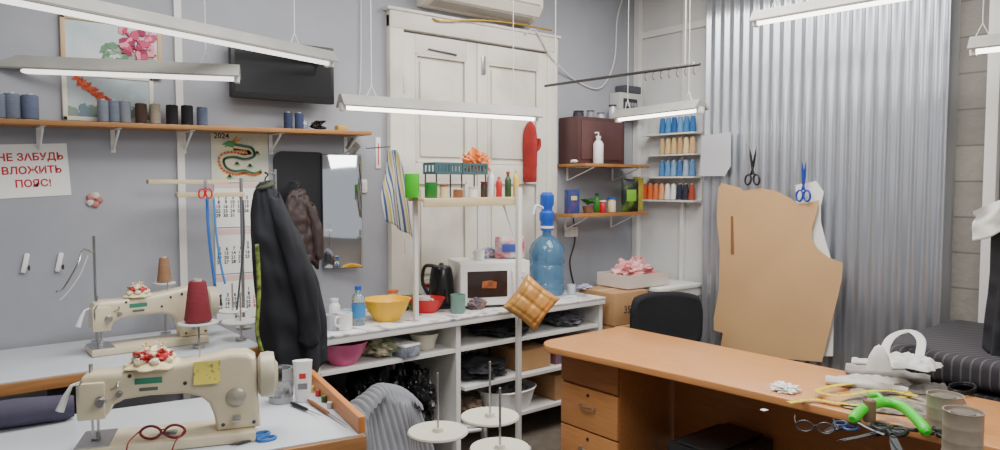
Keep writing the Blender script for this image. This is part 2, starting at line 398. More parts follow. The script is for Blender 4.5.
rb=lambda n,x0,x1,y0,y1,r0,r1:[(random.uniform(x0,x1),random.uniform(y0,y1),random.uniform(r0,r1),random.uniform(r0,r1)*.7,random.uniform(0,180)) for _ in range(n)]
mL=[M('leaf_paint',(96,135,104),.7),M('leaf_paint2',(140,165,140),.7)]
mP=[M('petal_pink',(190,70,105),.7),M('petal_light',(225,140,160),.7),M('petal_deep',(150,40,80),.7)]
canvas(62,22,160,72,'painting of pink peonies on pale blue canvas',M('canvas_pale',(215,220,220),.7,col2=(170,190,195),ns=5),
  [('foliage_print',mL,rb(26,-.2,.9,-.7,.1,.008,.03)),('blossom_print',mP,rb(60,.2,.85,-.3,.75,.006,.028))],M('pine_frame',(190,160,120),.5))
canvas(64,76,152,120,'painting of orange branches over a blue landscape',M('canvas_mist',(205,212,214),.7,col2=(150,172,178),ns=4),
  [('branch_print',[M('coral_paint',(205,95,55),.7),M('coral_paint2',(180,60,35),.7)],[(-.75+.022*i,.75-.018*i*1.6+.12*math.sin(i*1.1),.018,.007,37*i) for i in range(48)]),('meadow_print',[M('meadow_paint',(130,150,135),.7),M('meadow_paint2',(110,135,145),.7)],rb(22,-.9,.9,-.9,-.55,.015,.045))],M('white_frame',(220,214,200),.5))
# ---------- television ----------
a,b,z0,z1=rectY(229,42,333,101,3.80); w=b-a;h=z1-z0
tv=T('television','black flat television mounted on the grey wall','television',((a+b)/2,3.80,(z0+z1)/2),(0,0,0))
g=G(); g.box((w,.04,h),(0,0,0),bev=.008).box((w*.6,.03,h*.6),(0,.03,0),bev=.01); g.out('body',black,parent=tv)
G().box((w-.04,.002,h-.05),(0,-.0205,.006)).out('screen',M('tv_screen',(14,16,22),.3),parent=tv)
G().box((.12,.05,.12),(0,.07,0)).out('wall_mount',dsteel,parent=tv)
# ---------- calendar ----------
a,b,z0,z1=rectY(211,133,269,181,3.89); w=b-a;h=z1-z0; zb=onY(232,320,3.89).z
cl=T('wall_calendar','wall calendar with green dragon picture and month pages','calendar',((a+b)/2,YW-.003,z1),(0,0,0))
G().box((w,.002,h),(0,0,-h/2)).out('picture_page',M('cal_page',(222,212,186),.6,col2=(190,200,185),ns=9),parent=cl)
# dragon: thick S-shaped body, horned head with open jaws, clawed legs and spiky mane
g=G(); P0=[(.11,-.002,-.20),(.07,-.002,-.215),(.02,-.002,-.20),(-.03,-.002,-.205),(-.08,-.002,-.185),(-.09,-.002,-.14),(-.04,-.002,-.125),(.02,-.002,-.135),(.07,-.002,-.12),(.06,-.002,-.08),(.01,-.002,-.07),(-.03,-.002,-.065)]
C0=cat_pts(P0,8); n_=len(C0)
g.tube(C0,[.004+.018*min(1,i/40) for i in range(n_)],10,flat=.10)
fl=lambda x,z,rt,L: Matrix.Translation((x,-.0045,z))@Euler((R(90),rt,0)).to_matrix().to_4x4()
g.prism([(-.045,0),(-.03,.010),(-.01,.020),(.02,.020),(.03,0),(.015,-.014),(-.01,-.008),(-.035,-.012),(-.02,-.002)],.001,fl(-.055,-.065,0,0),mi=3)
g.prism([(0,0),(.03,.035),(.035,.036),(.012,-.004)],.001,fl(-.045,-.048,0,0),mi=2); g.prism([(0,0),(.045,.022),(.05,.022),(.010,-.006)],.001,fl(-.038,-.05,0,0),mi=2)
random.seed(5)
for i in range(0,n_,1):
    c_=C0[i]; d_=(C0[min(i+1,n_-1)]-C0[max(i-1,0)]); a_=math.atan2(d_.z,d_.x)
    nx,nz_=-math.sin(a_),math.cos(a_); rr=.004+.018*min(1,i/40)
    g.prism([(-.007,0),(0,.016),(.007,0)],.0008,Matrix.Translation((c_.x+nx*rr*.8,-.003,c_.z+nz_*rr*.8))@Euler((R(90),-a_+R(20),0)).to_matrix().to_4x4(),mi=1 if i%2 else 2)
    g.prism([(-.006,-.004),(0,.003),(.006,-.004)],.0006,Matrix.Translation((c_.x-nx*rr*.25,-.0055,c_.z-nz_*rr*.25))@Euler((R(90),-a_,0)).to_matrix().to_4x4(),mi=3 if i%2 else 4)
for (x_,z_,q) in ((-.02,-.155,1),(.05,-.165,1),(-.06,-.225,1),(.09,-.095,-1)):
    for k in range(4): g.prism([(-.004,0),(0,.03),(.004,0)],.0008,Matrix.Translation((x_,-.004,z_))@Euler((R(90),R(180-45+30*k),0)).to_matrix().to_4x4(),mi=0)
g.out('dragon_print',[M('dragon_green',(35,100,58),.6),M('dragon_red',(190,65,50),.6),M('dragon_gold',(222,165,60),.6),M('dragon_green2',(75,145,80),.6),M('dragon_teal',(60,120,130),.6)],parent=cl)
text('2024',.04,M('ink_dark',(50,50,60),.6),cl,(-w/2+.055,-.002,-.02),(R(90),0,0),bold=.0006)
w2=w*.86
hh=(z1-h-zb)/3
for k in range(3):
    zc=-h-hh*(k+.5)
    G().box((w2,.002,hh-.006),(-.01,0,zc)).out('month_page',paper,parent=cl)
    G().box((w2,.0012,.03),(-.01,-.0016,zc+hh/2-.022)).out('month_header',M('cal_head',(220,190,185),.6),parent=cl)
    L=[];d=[31,29,31][k];st=[0,3,4][k]
    row=['  ']*st
    for q in range(1,d+1):
        row.append('%2d'%q)
        if len(row)==7: L.append(row);row=[]
    if row: L.append(row+['  ']*(7-len(row)))
    for ci in range(7):
        body='\n'.join(r_[ci] for r_ in L)
        text(body,.025,M('ink_red',(195,40,45),.6) if ci>4 else M('ink_dark'),cl,(-.01-w2/2+w2*(ci+.5)/7,-.0018,zc-.012),(R(90),0,0),name='day_numbers',sp=.95,bold=.0008)
# ---------- mirror ----------
a,b,z0,z1=rectY(274,152,357,268,3.88); w=b-a;h=z1-z0
mr=T('wall_mirror','upright bright mirror beside a black rounded backing panel','mirror',((a+b)/2,YW-.012,(z0+z1)/2))
mirm=M('mirror_glass',(225,228,232),.05,1)
wm=w*.62
g=G(); g.prism([(-wm/2+.0,-h/2+.2),(wm/2,-h/2+.2),(wm/2,h/2-.05)]+arc(wm/2-.05,h/2-.05,.05,0,90,5)[1:]+arc(-wm/2+.05,h/2-.05,.05,90,180,5),.01,Matrix.Translation((-w/2+wm/2,.004,0))@Euler((R(90),0,0)).to_matrix().to_4x4())
g.out('backing_panel',M('panel_black',(30,31,36),.35),parent=mr)
G().box((w*.46,.012,h),(w/2-w*.22,-.045,-.01),rot=(0,0,R(-16)),bev=.002).out('mirror_frame',M('mirror_back_grey',(100,102,108),.5),parent=mr)
G().box((w*.45,.004,h-.012),(w/2-w*.22-.0023,-.053,-.01),rot=(0,0,R(-16)),bev=.001).out('mirror_glass',mirm,parent=mr)
# ---------- garments ----------
def lerp_prof(P,v):
    for (a,*A),(b,*B) in zip(P,P[1:]):
        if v<=b:
            t=(v-a)/(b-a); t=t*t*(3-2*t)*.5+t*.5
            return [x+(y-x)*t for x,y in zip(A,B)]
    return list(P[-1][1:])
def jacket(name,loc,rotz,prof,h,mat,label,seed=1,dep=.12,sleeves=(),lining=None,cat='jacket',fa=1.0):
    t=T(name,label,cat,loc,(0,0,rotz))
    g=G()
    def f(u,v):
        a=2*pi*u; xc,hw=lerp_prof(prof,v); k=min(1,.35+v*2.2)
        fold=1+fa*(.055*math.sin(a*4+seed+v*1.5)+.035*math.sin(a*7+v*2+seed*2))*min(1,v*2)
        fold+=.10*noise.noise(Vector((math.cos(a)*1.3,math.sin(a)*1.3,v*1.6+seed)))
        cr=.012*noise.noise(Vector((math.cos(a)*2.5,v*9,seed)))
        return Vector((xc+hw*fold*math.cos(a),dep/2*k*fold*math.sin(a)*(1+.25*fa*math.sin(a*5+seed)*v)+cr,-v*h+.03*math.cos(a*2+seed)*v*(v>.9)))
    g.grid(f,120,60,closed=True); g.out('jacket_body',mat,parent=t,solid=.003,ang=80)
    for S in sleeves:
        pts=cat_pts([p for p,_ in S],8); n=len(pts); m=len(S)-1
        g=G(); V=[]
        def sfn(u,v):
            q=v*m; j=min(int(q),m-1); r_=S[j][1]+(S[j+1][1]-S[j][1])*(q-j)
            c=pts[min(n-1,int(round(v*(n-1))))]; a=2*pi*u
            k=1+.10*math.sin(a*3+v*4+seed)+.22*noise.noise(Vector((math.cos(a)*1.5,math.sin(a)*1.5,v*7+seed)))
            return c+Vector((r_*k*math.cos(a),r_*.55*k*math.sin(a),.012*math.sin(a*2+v*20)))
        g.grid(sfn,40,n-1,closed=True); g.out('sleeve',mat,parent=t,ang=80,solid=.003)
    xc,hw=prof[0][1],prof[0][2]
    g=G(); g.tube([(xc+hw*1.3*math.cos(a),dep*.22*math.sin(a),-.012+.014*math.sin(a+.6)) for a in [2*pi*i/24 for i in range(25)]],.013,8,cap=False,flat=.6); g.out('collar',lining or mat,parent=t)
    g=G(); g.tube(cat_pts([(xc,0,-.03),(xc,0,.015),(xc+.012,0,.03),(xc,0,.045)],6),.003,6); g.out('hanging_loop',mat,parent=t)
    return t
p=onY(301,190,3.80)
jacket('jacket',(p.x,3.80,p.z),0,[(0,-.02,.03),(.1,-.02,.065),(.3,-.01,.085),(.6,.0,.09),(1,.01,.085)],.42,M('brown_leather',(62,48,47),.6,n=.2,b=.2,bs=20),'dark brown leather jacket hanging in front of mirror',seed=3,dep=.07,sleeves=[[((.04,-.02,-.08),.02),((.08,-.03,-.22),.03),((.085,-.03,-.38),.024)]])
g=G(); g.tube([(p.x-.02,3.80,p.z+.04),(p.x-.02,3.89,p.z+.05)],.004,6); g.out('hook',steel,label='small steel hook carrying the brown jacket',cat='hook')
p=onY(285,182,3.10); JH=.83
nav=M('navy_fabric',(32,34,41),.85,n=.15,ns=5,b=.12,bs=40)
jacket('jacket',(p.x,3.10,p.z),R(-39),[(0,-.088,.025),(.06,-.086,.055),(.18,-.068,.088),(.35,-.034,.115),(.55,.0,.138),(.75,.018,.148),(1,.026,.138)],JH,nav,'dark jacket hanging from a stand by the sewing table',seed=5,dep=.14,fa=1.5,
  sleeves=[[((-.05,-.02,-.06),.03),((.02,-.055,-.22),.05),((.08,-.065,-.42),.052),((.11,-.055,-.60),.046),((.11,-.05,-.72),.042)]],lining=M('lining_green',(60,66,50),.8))
rt=Vector((cs,-sn,0)); fw=Vector((sn,cs,0))
q=p+rt*(-.088)+fw*.14
jt=T('coat_stand','thin steel stand pole holding a dark jacket','stand',(q.x,q.y,0))
g=G(); g.tube([(0,0,.02),(0,0,p.z+.06)],.008,10); g.out('pole',steel,parent=jt)
hk=-fw*.14
g=G(); g.tube([(0,0,p.z+.04),(hk.x,hk.y,p.z+.04)],.005,8); g.out('hook',steel,parent=jt)
g=G(); g.lathe([(0,0),(.12,0),(.12,.012),(.03,.03),(0,.03)]); g.out('base',white,parent=jt)
# ---------- small things on wall near the mirror ----------
p=onY(353,147,YW-.004); G().box((.075,.003,.075),rot=(0,R(38),0)).out('photograph',M('photo_print',(120,110,100),.4,col2=(50,60,70),ns=30),loc=p,label='small photo print stuck at an angle on wall',cat='photo')
p=onY(378,153,YW-.004)
t=T('thermometer','narrow white wall thermometer with red column','thermometer',p); G().box((.035,.008,.19),bev=.004).out('back_plate',wplast,parent=t); g=G(); g.tube([(0,-.006,-.07),(0,-.006,.06)],.003); g.out('column',red,parent=t)
p=onY(361,186,YW-.008)
t=T('light_switch','white double light switch on the grey wall','switch',p); G().box((.08,.014,.08),bev=.006).out('plate',wplast,parent=t)
for q in (-1,1): G().box((.024,.008,.045),(q*.014,-.009,0),bev=.002).out('rocker',white,parent=t)
# ---------- air conditioner ----------
ac=T('air_conditioner','white split air conditioner on the wall above the door','air conditioner',(2.93,YW,2.70))
pr=[(0,.0),(-.06,-.005),(-.16,.035),(-.2,.09),(-.2,.26),(-.17,.285),(0,.285)]
g=G(); g.prism(pr,.9,Matrix.Translation((-.45,0,0))@Euler((R(90),0,R(90))).to_matrix().to_4x4(),bev=.006); g.out('body',M('ac_cream',(226,220,206),.4),parent=ac,ang=30)
G().box((.8,.07,.006),(0,-.115,.012),rot=(R(-22),0,0)).out('louver',M('louver_grey',(150,148,142),.4),parent=ac)
G().box((.84,.004,.012),(0,-.1995,.10)).out('grille',M('louver_grey'),parent=ac)
# ---------- cables ----------
cw_=M('cable_white')
def cable(pts,label,r=.006,mat=cw_):
    g=G(); g.tube(cat_pts(pts,8),r,6); g.out('cable',mat,label=label,cat='cable')
w_=lambda px,py:onY(px,py,YW-.012)
cable([w_(520,35)+Vector((0,-.06,0)),w_(530,32)+Vector((0,-.06,0)),w_(548,60)+Vector((0,-.05,0)),w_(575,80),w_(600,88),w_(614,62),w_(617,20),w_(622,0)],'loose white cable looping across the wall')
cable([w_(361,0),w_(360,90),w_(353,98)],'thin white cable running down the grey wall',.004)
cable([w_(573,215),w_(575,240),w_(570,262),w_(574,285)],'black power cable running down from corner shelf',.005,black)
g=G(); pts=cat_pts([w_(428,14),w_(433,22)+Vector((0,-.06,0)),w_(470,22)+Vector((0,-.07,0)),w_(505,25)+Vector((0,-.07,0)),w_(545,32)+Vector((0,-.07,0))],10)
g.tube(pts,[.004+.004*random.random() for _ in pts],6); g.out('tinsel_garland',M('gold_tinsel',(190,150,60),.4,.6),label='thin gold tinsel garland strung above the door',cat='garland')
# ---------- rod with hooks ----------
A=onZ(545,86,2.25); B=onZ(700,64,2.25)
rd=T('hanging_rod','dark metal rod with small hooks under the ceiling','rod',(A+B)/2,(0,0,math.atan2(B.y-A.y,B.x-A.x)))
L=(B-A).length
g=G(); g.tube([(-L/2,0,0),(L/2,0,0)],.009,8); g.out('rod',dsteel,parent=rd)
for i in range(7):
    g=G(); xx=L/2-.04-.055*i; g.tube(cat_pts([(xx,0,.012),(xx,.012,0),(xx,0,-.014),(xx,-.004,-.04),(xx,.012,-.05)],3),.004,6); g.out('hook',steel,parent=rd)
for q in (-.42,.42):
    g=G(); g.tube([(q*L,0,.009),(q*L,0,ZCE-2.25)],.003,6); g.out('cable',cw_,parent=rd)
# ---------- corner shelves ----------
def plank(name,x0,x1,y0,y1,z,th,mat,label,brk=()):
    t=T(name,label,'shelf',((x0+x1)/2,(y0+y1)/2,z-th))
    G().box((x1-x0,y1-y0,th),(0,0,th/2),bev=.002).out('shelf_board',mat,parent=t)
    for bx in brk:
        g=G(); g.box((.02,y1-y0-.02,.004),(bx,0,-.003)).box((.02,.004,.1),(bx,(y1-y0)/2-.003,-.05)).tube([(bx,(y1-y0)/2-.006,-.1),(bx,-(y1-y0)/2+.02,-.006)],.005); g.out('bracket',wplast,parent=t)
    return t
plank('wall_shelf',3.70,4.40,3.60,3.895,1.735,.022,wood,'brown wooden shelf fixed in the corner of the walls',(-.25,.25))
plank('wall_shelf',3.58,4.38,3.60,3.84,1.375,.025,wood,'lower brown wooden corner shelf holding jars and packets',(-.25,.25))
bx=T('wooden_box','dark reddish-brown wooden box on the upper corner shelf','box',(3.96,3.79,1.736))
g=G(); g.box((.50,.20,.34),(0,0,.17),bev=.006); g.out('body',M('dark_brown_wood',(80,50,50),.5,n=.2,ns=5),parent=bx)
G().box((.44,.008,.28),(0,-.103,.17),bev=.003).out('front_panel',M('dark_brown_wood2',(92,60,58),.5,n=.2,ns=5),parent=bx)
def bottle(loc,r,h,mat,cap,label,lab=None,neck=.4,nm='bottle',sh=.7,group=None,rz=0):
    t=T(nm,label,'bottle',loc,(0,0,rz),group=group)
    g=G(); g.lathe([(0,0),(r*.9,0),(r,h*.03),(r,h*sh),(r*.8,h*(sh+.08)),(r*neck,h*(sh+.16)),(r*neck,h*.93),(0,h*.93)]); g.out('bottle_body',mat,parent=t)
    g=G(); g.lathe([(0,h*.90),(r*neck*1.25,h*.90),(r*neck*1.25,h),(0,h)],seg=16); g.out('cap',cap,parent=t)
    if lab: g=G(); g.lathe([(r*1.01,h*.2),(r*1.02,h*.2),(r*1.02,h*.55),(r*1.01,h*.55)]); g.out('label_band',lab,parent=t)
    return t
def atY_(px,Y,z): p=onY(px,185,Y); return Vector((p.x,Y,z))
pb=bottle(atY_(598,3.645,1.736),.038,.20,wplast,wplast,'white plastic pump bottle on the upper corner shelf',neck=.4)
g=G(); g.tube([(0,0,.19),(0,0,.225),(-.035,0,.222)],.006,8); g.out('pump_nozzle',wplast,parent=pb)
g=G(); g.blob((0,0,.0),(.03,.02,.012),.2,seed=2,sub=3,flat=-.01); g.out('cloth',wplast,loc=atY_(574,3.64,1.748),label='small crumpled white rag on the shelf',cat='rag')
zt=1.736+.341
for px,c,h_,r_,lb in ((578,(60,60,66),.05,.04,'small dark jar on the brown wooden box'),(590,(150,150,150),.06,.03,'small grey tin on the brown wooden box'),(600,(190,190,195),.05,.03,'small pale tin on the brown box'),(612,(200,200,205),.12,.03,'silver canister on top of the brown box')):
    p=atY_(px,3.8,zt); bottle(p,r_,h_,M('can%d'%px,c,.4,.3),M('capdark',(50,50,55),.5),lb,neck=.8,nm='jar',sh=.75)
eb=T('meter_box','white electric meter box with dark switches in corner','meter',(4.40,YW-.06,2.10))
G().box((.28,.11,.2),(0,0,.1),bev=.008).out('body',M('meter_grey',(190,190,188),.5),parent=eb)
G().box((.16,.006,.09),(-.02,-.057,.11)).out('switch_window',M('window_dark',(40,40,48),.3),parent=eb)
for i in range(4): G().box((.022,.012,.03),(-.075+.036*i,-.062,.11),bev=.002).out('switch',M('switch_grey',(150,150,155),.4),parent=eb)
G().box((.2,.1,.06),(.02,.0,.231),bev=.01).out('upper_cover',M('lid_grey',(70,74,80),.5),parent=eb)
z=1.376
def packet(loc,w,h,d,mat,label,rz=0,band=None,nm='packet'):
    t=T(nm,label,'packet',loc,(0,0,rz))
    g=G()
    def f(u,v):
        a=2*pi*u; k=math.sin(pi*min(1,max(0,v)))**.45 if 0<v<1 else 0
        return Vector((w/2*math.cos(a)*(.95+.05*k),d/2*math.sin(a)*k+.0005*math.sin(a),v*h))
    g.grid(f,28,14,closed=True); g.out('packet_body',mat,parent=t,ang=70)
    if band: G().box((w*.55,.004,h*.35),(0,-d/2*.98,h*.5),bev=.001).out('printed_panel',band,parent=t)
    return t
b1=T('storage_carton','blue and yellow printed carton on corner shelf','carton',atY_(572,3.70,z),(0,0,R(-10)))
G().box((.10,.05,.17),(0,0,.085),bev=.004).out('body',M('carton_blue',(35,60,120),.5,col2=(120,60,110),ns=20,lo=.2,hi=.5),parent=b1)
G().box((.05,.004,.03),(0,-.026,.11)).out('printed_panel',M('carton_yellow',(210,190,110),.5),parent=b1)
pp=T('potted_plant','small green plant in a brown pot on shelf','plant',atY_(588,3.67,z))
g=G(); g.lathe([(0,0),(.03,0),(.042,.05),(.038,.05),(.035,.045),(0,.045)]); g.out('pot',M('pot_brown',(120,80,60),.7),parent=pp)
g=G(); random.seed(2)
for i in range(26):
    a=random.uniform(0,6.28); r_=random.uniform(.03,.08); hh_=random.uniform(.06,.12)
    m=Matrix.Translation((r_*.5*math.cos(a),r_*.5*math.sin(a),.045+hh_*.5))@Euler((random.uniform(-.6,.6),random.uniform(-.8,.2),a)).to_matrix().to_4x4()
    g.prism([(-.03,0),(-.01,.012),(.015,.010),(.03,0),(.015,-.010),(-.01,-.012)],.001,m)
g.out('foliage',M('leaf_green',(50,120,45),.6,n=.3),parent=pp)
bottle(atY_(603,3.64,z),.022,.09,red,wplast,'small red jar on the corner shelf',neck=.9,nm='jar',sh=.75)
bottle(atY_(612,3.68,z),.03,.11,M('jarcream',(220,205,160),.4),blue,'cream jar with blue lid on shelf',neck=.9,nm='jar',sh=.75)
bottle(atY_(597,3.78,z),.028,.14,M('green_mid',(60,130,50),.4),M('capdark'),'green plastic bottle on the corner shelf')
packet(atY_(630,3.66,z),.14,.25,.06,M('packet_black',(30,36,32),.4,col2=(110,150,50),ns=14,lo=.32,hi=.5),'black and green food packet on the corner shelf',R(-25),M('packet_green',(120,180,50),.4))
packet(atY_(638,3.76,z),.10,.27,.05,M('packet_yellow',(205,190,80),.4,n=.3,ns=14),'yellow packet behind the black one',R(-20))
sk=T('power_socket','white double power socket on the wall','socket',onY(571,232,YW-.012)); G().box((.13,.02,.075),bev=.006).out('plate',wplast,parent=sk)
for q in (-1,1):
    g=G(); g.lathe([(0,.004),(.024,.004),(.026,.0),(0,0)],(q*.03,-.01,0),16,rot=(R(90),0,0)); g.out('outlet',white,parent=sk)
# ---------- thread rack ----------
y1_=onX(646,180,4.55).y; y0_=onX(699,180,4.55).y
rk=T('thread_rack','white wall rack with shelves of thread cones','rack',(XW-.075,(y0_+y1_)/2,1.44)); Ln=y1_-y0_
zz=[1.465,1.645,1.815,1.975]
for z in zz: G().box((.12,Ln,.012),(.01,0,z-1.44-.006)).out('shelf_board',white,parent=rk)
G().box((.008,Ln,.72),(.066,0,.36)).out('back_panel',whwall,parent=rk)
rows=[[(205,85,35),(210,95,45),(205,110,60),(220,150,100),(215,215,212),(222,222,218),(30,35,60),(40,40,50),(150,60,40)],
      [(70,120,175),(90,140,190),(120,155,190),(60,105,165),(150,165,185),(80,125,170)],
      [(190,165,125),(215,185,135),(205,175,120),(185,150,110),(220,195,150),(200,160,115)],
      [(45,105,165),(70,135,190),(35,90,155),(95,145,190),(60,120,180),(40,100,160)]]
for z,row in zip(zz,rows):
    n_=len(row); sp_=.056
    for i,c in enumerate(row):
        y=y0_+.040+sp_*(n_-1-i)
        spool((4.52,y,z+.001),c,.130,.0265,'thread cone on the white wall rack',cone=True,group='thread cones on the wall rack',nm='thread_cone')
# ---------- counter ----------
ZC=.83
ct=T('counter','white laminate counter with open shelves and patterned top','counter',(2.535,3.585,0))
mm=bpy.data.materials.new('marbled_top'); mm.use_nodes=True; nt=mm.node_tree
tc=nt.nodes.new('ShaderNodeTexCoord')
nz=nt.nodes.new('ShaderNodeTexNoise'); nz.inputs['Scale'].default_value=15; nz.inputs['Detail'].default_value=5
rp=nt.nodes.new('ShaderNodeValToRGB'); e=rp.color_ramp.elements; e[0].position=.36; e[0].color=lin((105,130,168)); e[1].position=.52; e[1].color=lin((228,228,228)); k=e.new(.43); k.color=lin((196,186,176))
nt.links.new(tc.outputs['Object'],nz.inputs['Vector']); nt.links.new(nz.outputs['Fac'],rp.inputs[0]); nt.links.new(rp.outputs[0],nt.nodes['Principled BSDF'].inputs['Base Color']); nt.nodes['Principled BSDF'].inputs['Roughness'].default_value=.35
g=G(); g.box((2.07,.61,.012),(0,0,ZC-.006),bev=.003); g.out('patterned_cover',mm,parent=ct)
G().box((2.07,.6,.035),(0,0,ZC-.0295),bev=.003).out('worktop',white,parent=ct)
for xx in (-1.02,-.16,1.02): G().box((.03,.57,ZC-.05),(xx,.01,(ZC-.05)/2)).out('side_panel',white,parent=ct)
G().box((2.0,.56,.02),(0,.01,.635)).out('shelf_board',white,parent=ct)
G().box((2.0,.56,.02),(0,.01,.17)).out('shelf_board',white,parent=ct)
G().box((1.1,.56,.02),(.44,.01,.40)).out('shelf_board',white,parent=ct)
G().box((2.04,.01,ZC-.05),(0,.292,(ZC-.05)/2)).out('back_panel',M('back_grey',(130,130,132),.6),parent=ct)
def onC(px,Y): return atY_(px,Y,ZC+.001)
def bowl(loc,r,h,mat,label,nm='bowl',foot=.5):
    g=G(); g.lathe([(0,.0),(r*foot,0),(r*.8,h*.45),(r,h*.95),(r*1.04,h),(r*.98,h*.98),(r*.76,h*.47),(r*foot*.95,.006),(0,.006)],seg=32)
    return g.out(nm,mat,loc=loc,label=label,cat='bowl')
def mug(loc,r,h,mat,label,rz=0,handle=True,nm='mug',cat_='mug'):
    t=T(nm,label,cat_,loc,(0,0,rz))
    g=G(); g.lathe([(0,0),(r*.85,0),(r*.95,h*.05),(r,h),(r*.9,h),(r*.86,h*.08),(0,h*.08)]); g.out('mug_body',mat,parent=t)
    if handle: g=G(); g.tube(cat_pts([(r*.9,0,h*.8),(r*1.6,0,h*.78),(r*1.7,0,h*.45),(r*.92,0,h*.22)],5),h*.06,8); g.out('handle',mat,parent=t)
    return t
p=onZ(387,320,ZC); bowl(p,.13,.12,yellow,'yellow plastic bowl on the patterned counter top')
bottle(onC(357,3.45),.035,.21,glass,blue,'clear water bottle with blue label on counter',lab=M('label_blue',(60,130,190),.5))
bottle(onC(333,3.60),.03,.13,wplast,wplast,'small white bottle on the counter',neck=.6,nm='bottle')
mug(onC(343,3.38),.04,.09,wplast,'white mug at the end of the counter',R(200))
mug(onC(331,3.42),.035,.08,M('glass_cup',(190,195,205),.3),'small grey cup at the end of counter',handle=False,nm='cup',cat_='cup')
g=G(); g.blob((0,0,.03),(.07,.06,.03),.3,4,seed=41,flat=0); g.out('plastic_bag',M('bag_pale',(190,205,220),.3,col2=(110,150,190),ns=16),loc=onC(346,3.62),label='crumpled pale blue plastic bag on the counter',cat='bag')
p=onZ(427,312,ZC); bowl(p,.105,.085,red,'red plastic bowl on the counter holding a mug')
mug(p+Vector((-.02,0,.012)),.036,.085,wplast,'white mug standing in the red bowl',R(-60))
p=onZ(458,313,ZC); mug(p,.045,.11,M('teal_ceramic',(110,145,135),.4),'grey-green ceramic cup on the counter',handle=False,nm='cup',cat_='cup')
mug(onC(415,3.66),.04,.09,M('green_mug',(120,160,110),.4),'pale green mug at back of counter',R(180))
mug(onC(402,3.70),.04,.085,M('brown_mug',(110,75,55),.4),'brown mug behind the yellow bowl',R(200))
bottle(onC(392,3.74),.03,.12,M('jarcream'),orange,'cream jar with orange lid on counter',nm='jar',neck=.9,sh=.8)
bottle(onC(426,3.78),.03,.13,wplast,red,'white jar with red lid on counter',nm='jar',neck=.9,sh=.8)
p=onZ(477,309,ZC); g=G(); g.blob((0,0,.035),(.055,.045,.038),.2,3,seed=51,flat=0); g.out('cloth_bundle',M('wicker',(150,125,110),.9,col2=(90,80,100),ns=18,b=.5,bs=60),loc=p,label='small crumpled brown knitted cloth on counter',cat='cloth')
# kettle
kt=T('electric_kettle','black electric kettle standing beside the microwave','kettle',onC(441,3.64),(0,0,R(-40)))
g=G(); g.lathe([(0,0),(.085,0),(.085,.018),(.07,.022),(0,.022)]); g.out('power_base',black,parent=kt)
g=G(); g.lathe([(0,.023),(.075,.023),(.08,.05),(.074,.17),(.064,.235),(.056,.25),(0,.255)]); g.prism([(-.02,0),(.02,0),(0,-.04)],.03,Matrix.Translation((0,-.05,.21))); g.out('kettle_body',M('kettle_black',(25,25,27),.25),parent=kt)
g=G(); g.tube(cat_pts([(-.03,0,.25),(-.10,0,.25),(-.115,0,.15),(-.07,0,.06)],6),.011,8); g.out('handle',black,parent=kt)
g=G(); g.lathe([(0,.275),(.012,.273),(.015,.26),(.048,.255),(.05,.251),(0,.251)]); g.out('lid',dsteel,parent=kt)
# microwave
mc=onC(488,3.57); MR=R(-22)
mw=T('microwave_oven','white microwave oven with dark window on the counter','microwave',mc,(0,0,MR)); w=.45; md_=.31
g=G(); g.box((w,md_,.27),(0,0,.147),bev=.008); g.out('body',wplast,parent=mw)
g=G(); g.box((w*.76,.02,.255),(-w*.115,-md_/2-.01,.147),bev=.004); g.out('door',wplast,parent=mw)
G().box((w*.56,.004,.16),(-w*.12,-md_/2-.021,.147),bev=.001).out('window',M('mw_window',(52,38,34),.15),parent=mw)
g=G(); g.prism([(-.045,-.02),(.045,-.024),(.05,.012),(.01,.026),(-.04,.02)],.001,Matrix.Translation((-w*.10,-md_/2-.023,.145))@Euler((R(90),0,0)).to_matrix().to_4x4()); g.out('sticker',M('sticker_orange',(185,110,55),.5,col2=(130,60,40),ns=30),parent=mw)
g=G(); g.tube([(w*.235,-md_/2-.02,.05),(w*.235,-md_/2-.036,.07),(w*.235,-md_/2-.036,.21),(w*.235,-md_/2-.02,.23)],.006,8); g.out('handle',white,parent=mw)
for zz_ in (.20,.10):
    g=G(); g.lathe([(0,.02),(.018,.02),(.023,0),(0,0)],(w*.39,-md_/2,zz_),20,rot=(R(90),0,0)); g.out('knob',white,parent=mw)
for sx_ in (-1,1): G().box((.03,.2,.011),(sx_*w*.4,0,.0055)).out('foot',black,parent=mw)
zt_=ZC+.284
packet((mc.x+.12,3.50,zt_),.19,.14,.09,M('tissue_pack',(215,215,225),.4,col2=(190,60,80),ns=16),'printed tissue pack standing on the microwave',R(-35),M('pack_blue',(60,90,170),.5))
mug((mc.x-.08,3.56,zt_),.035,.06,wplast,'small white cup on the microwave',R(40))
g=G(); g.blob((0,0,.03),(.08,.05,.03),.3,4,seed=9,flat=0); g.out('cloth',M('cloth_patch',(215,190,190),.8,col2=(110,140,180),ns=30),loc=(mc.x+.03,3.63,zt_),label='crumpled patterned cloth on the microwave',cat='cloth')
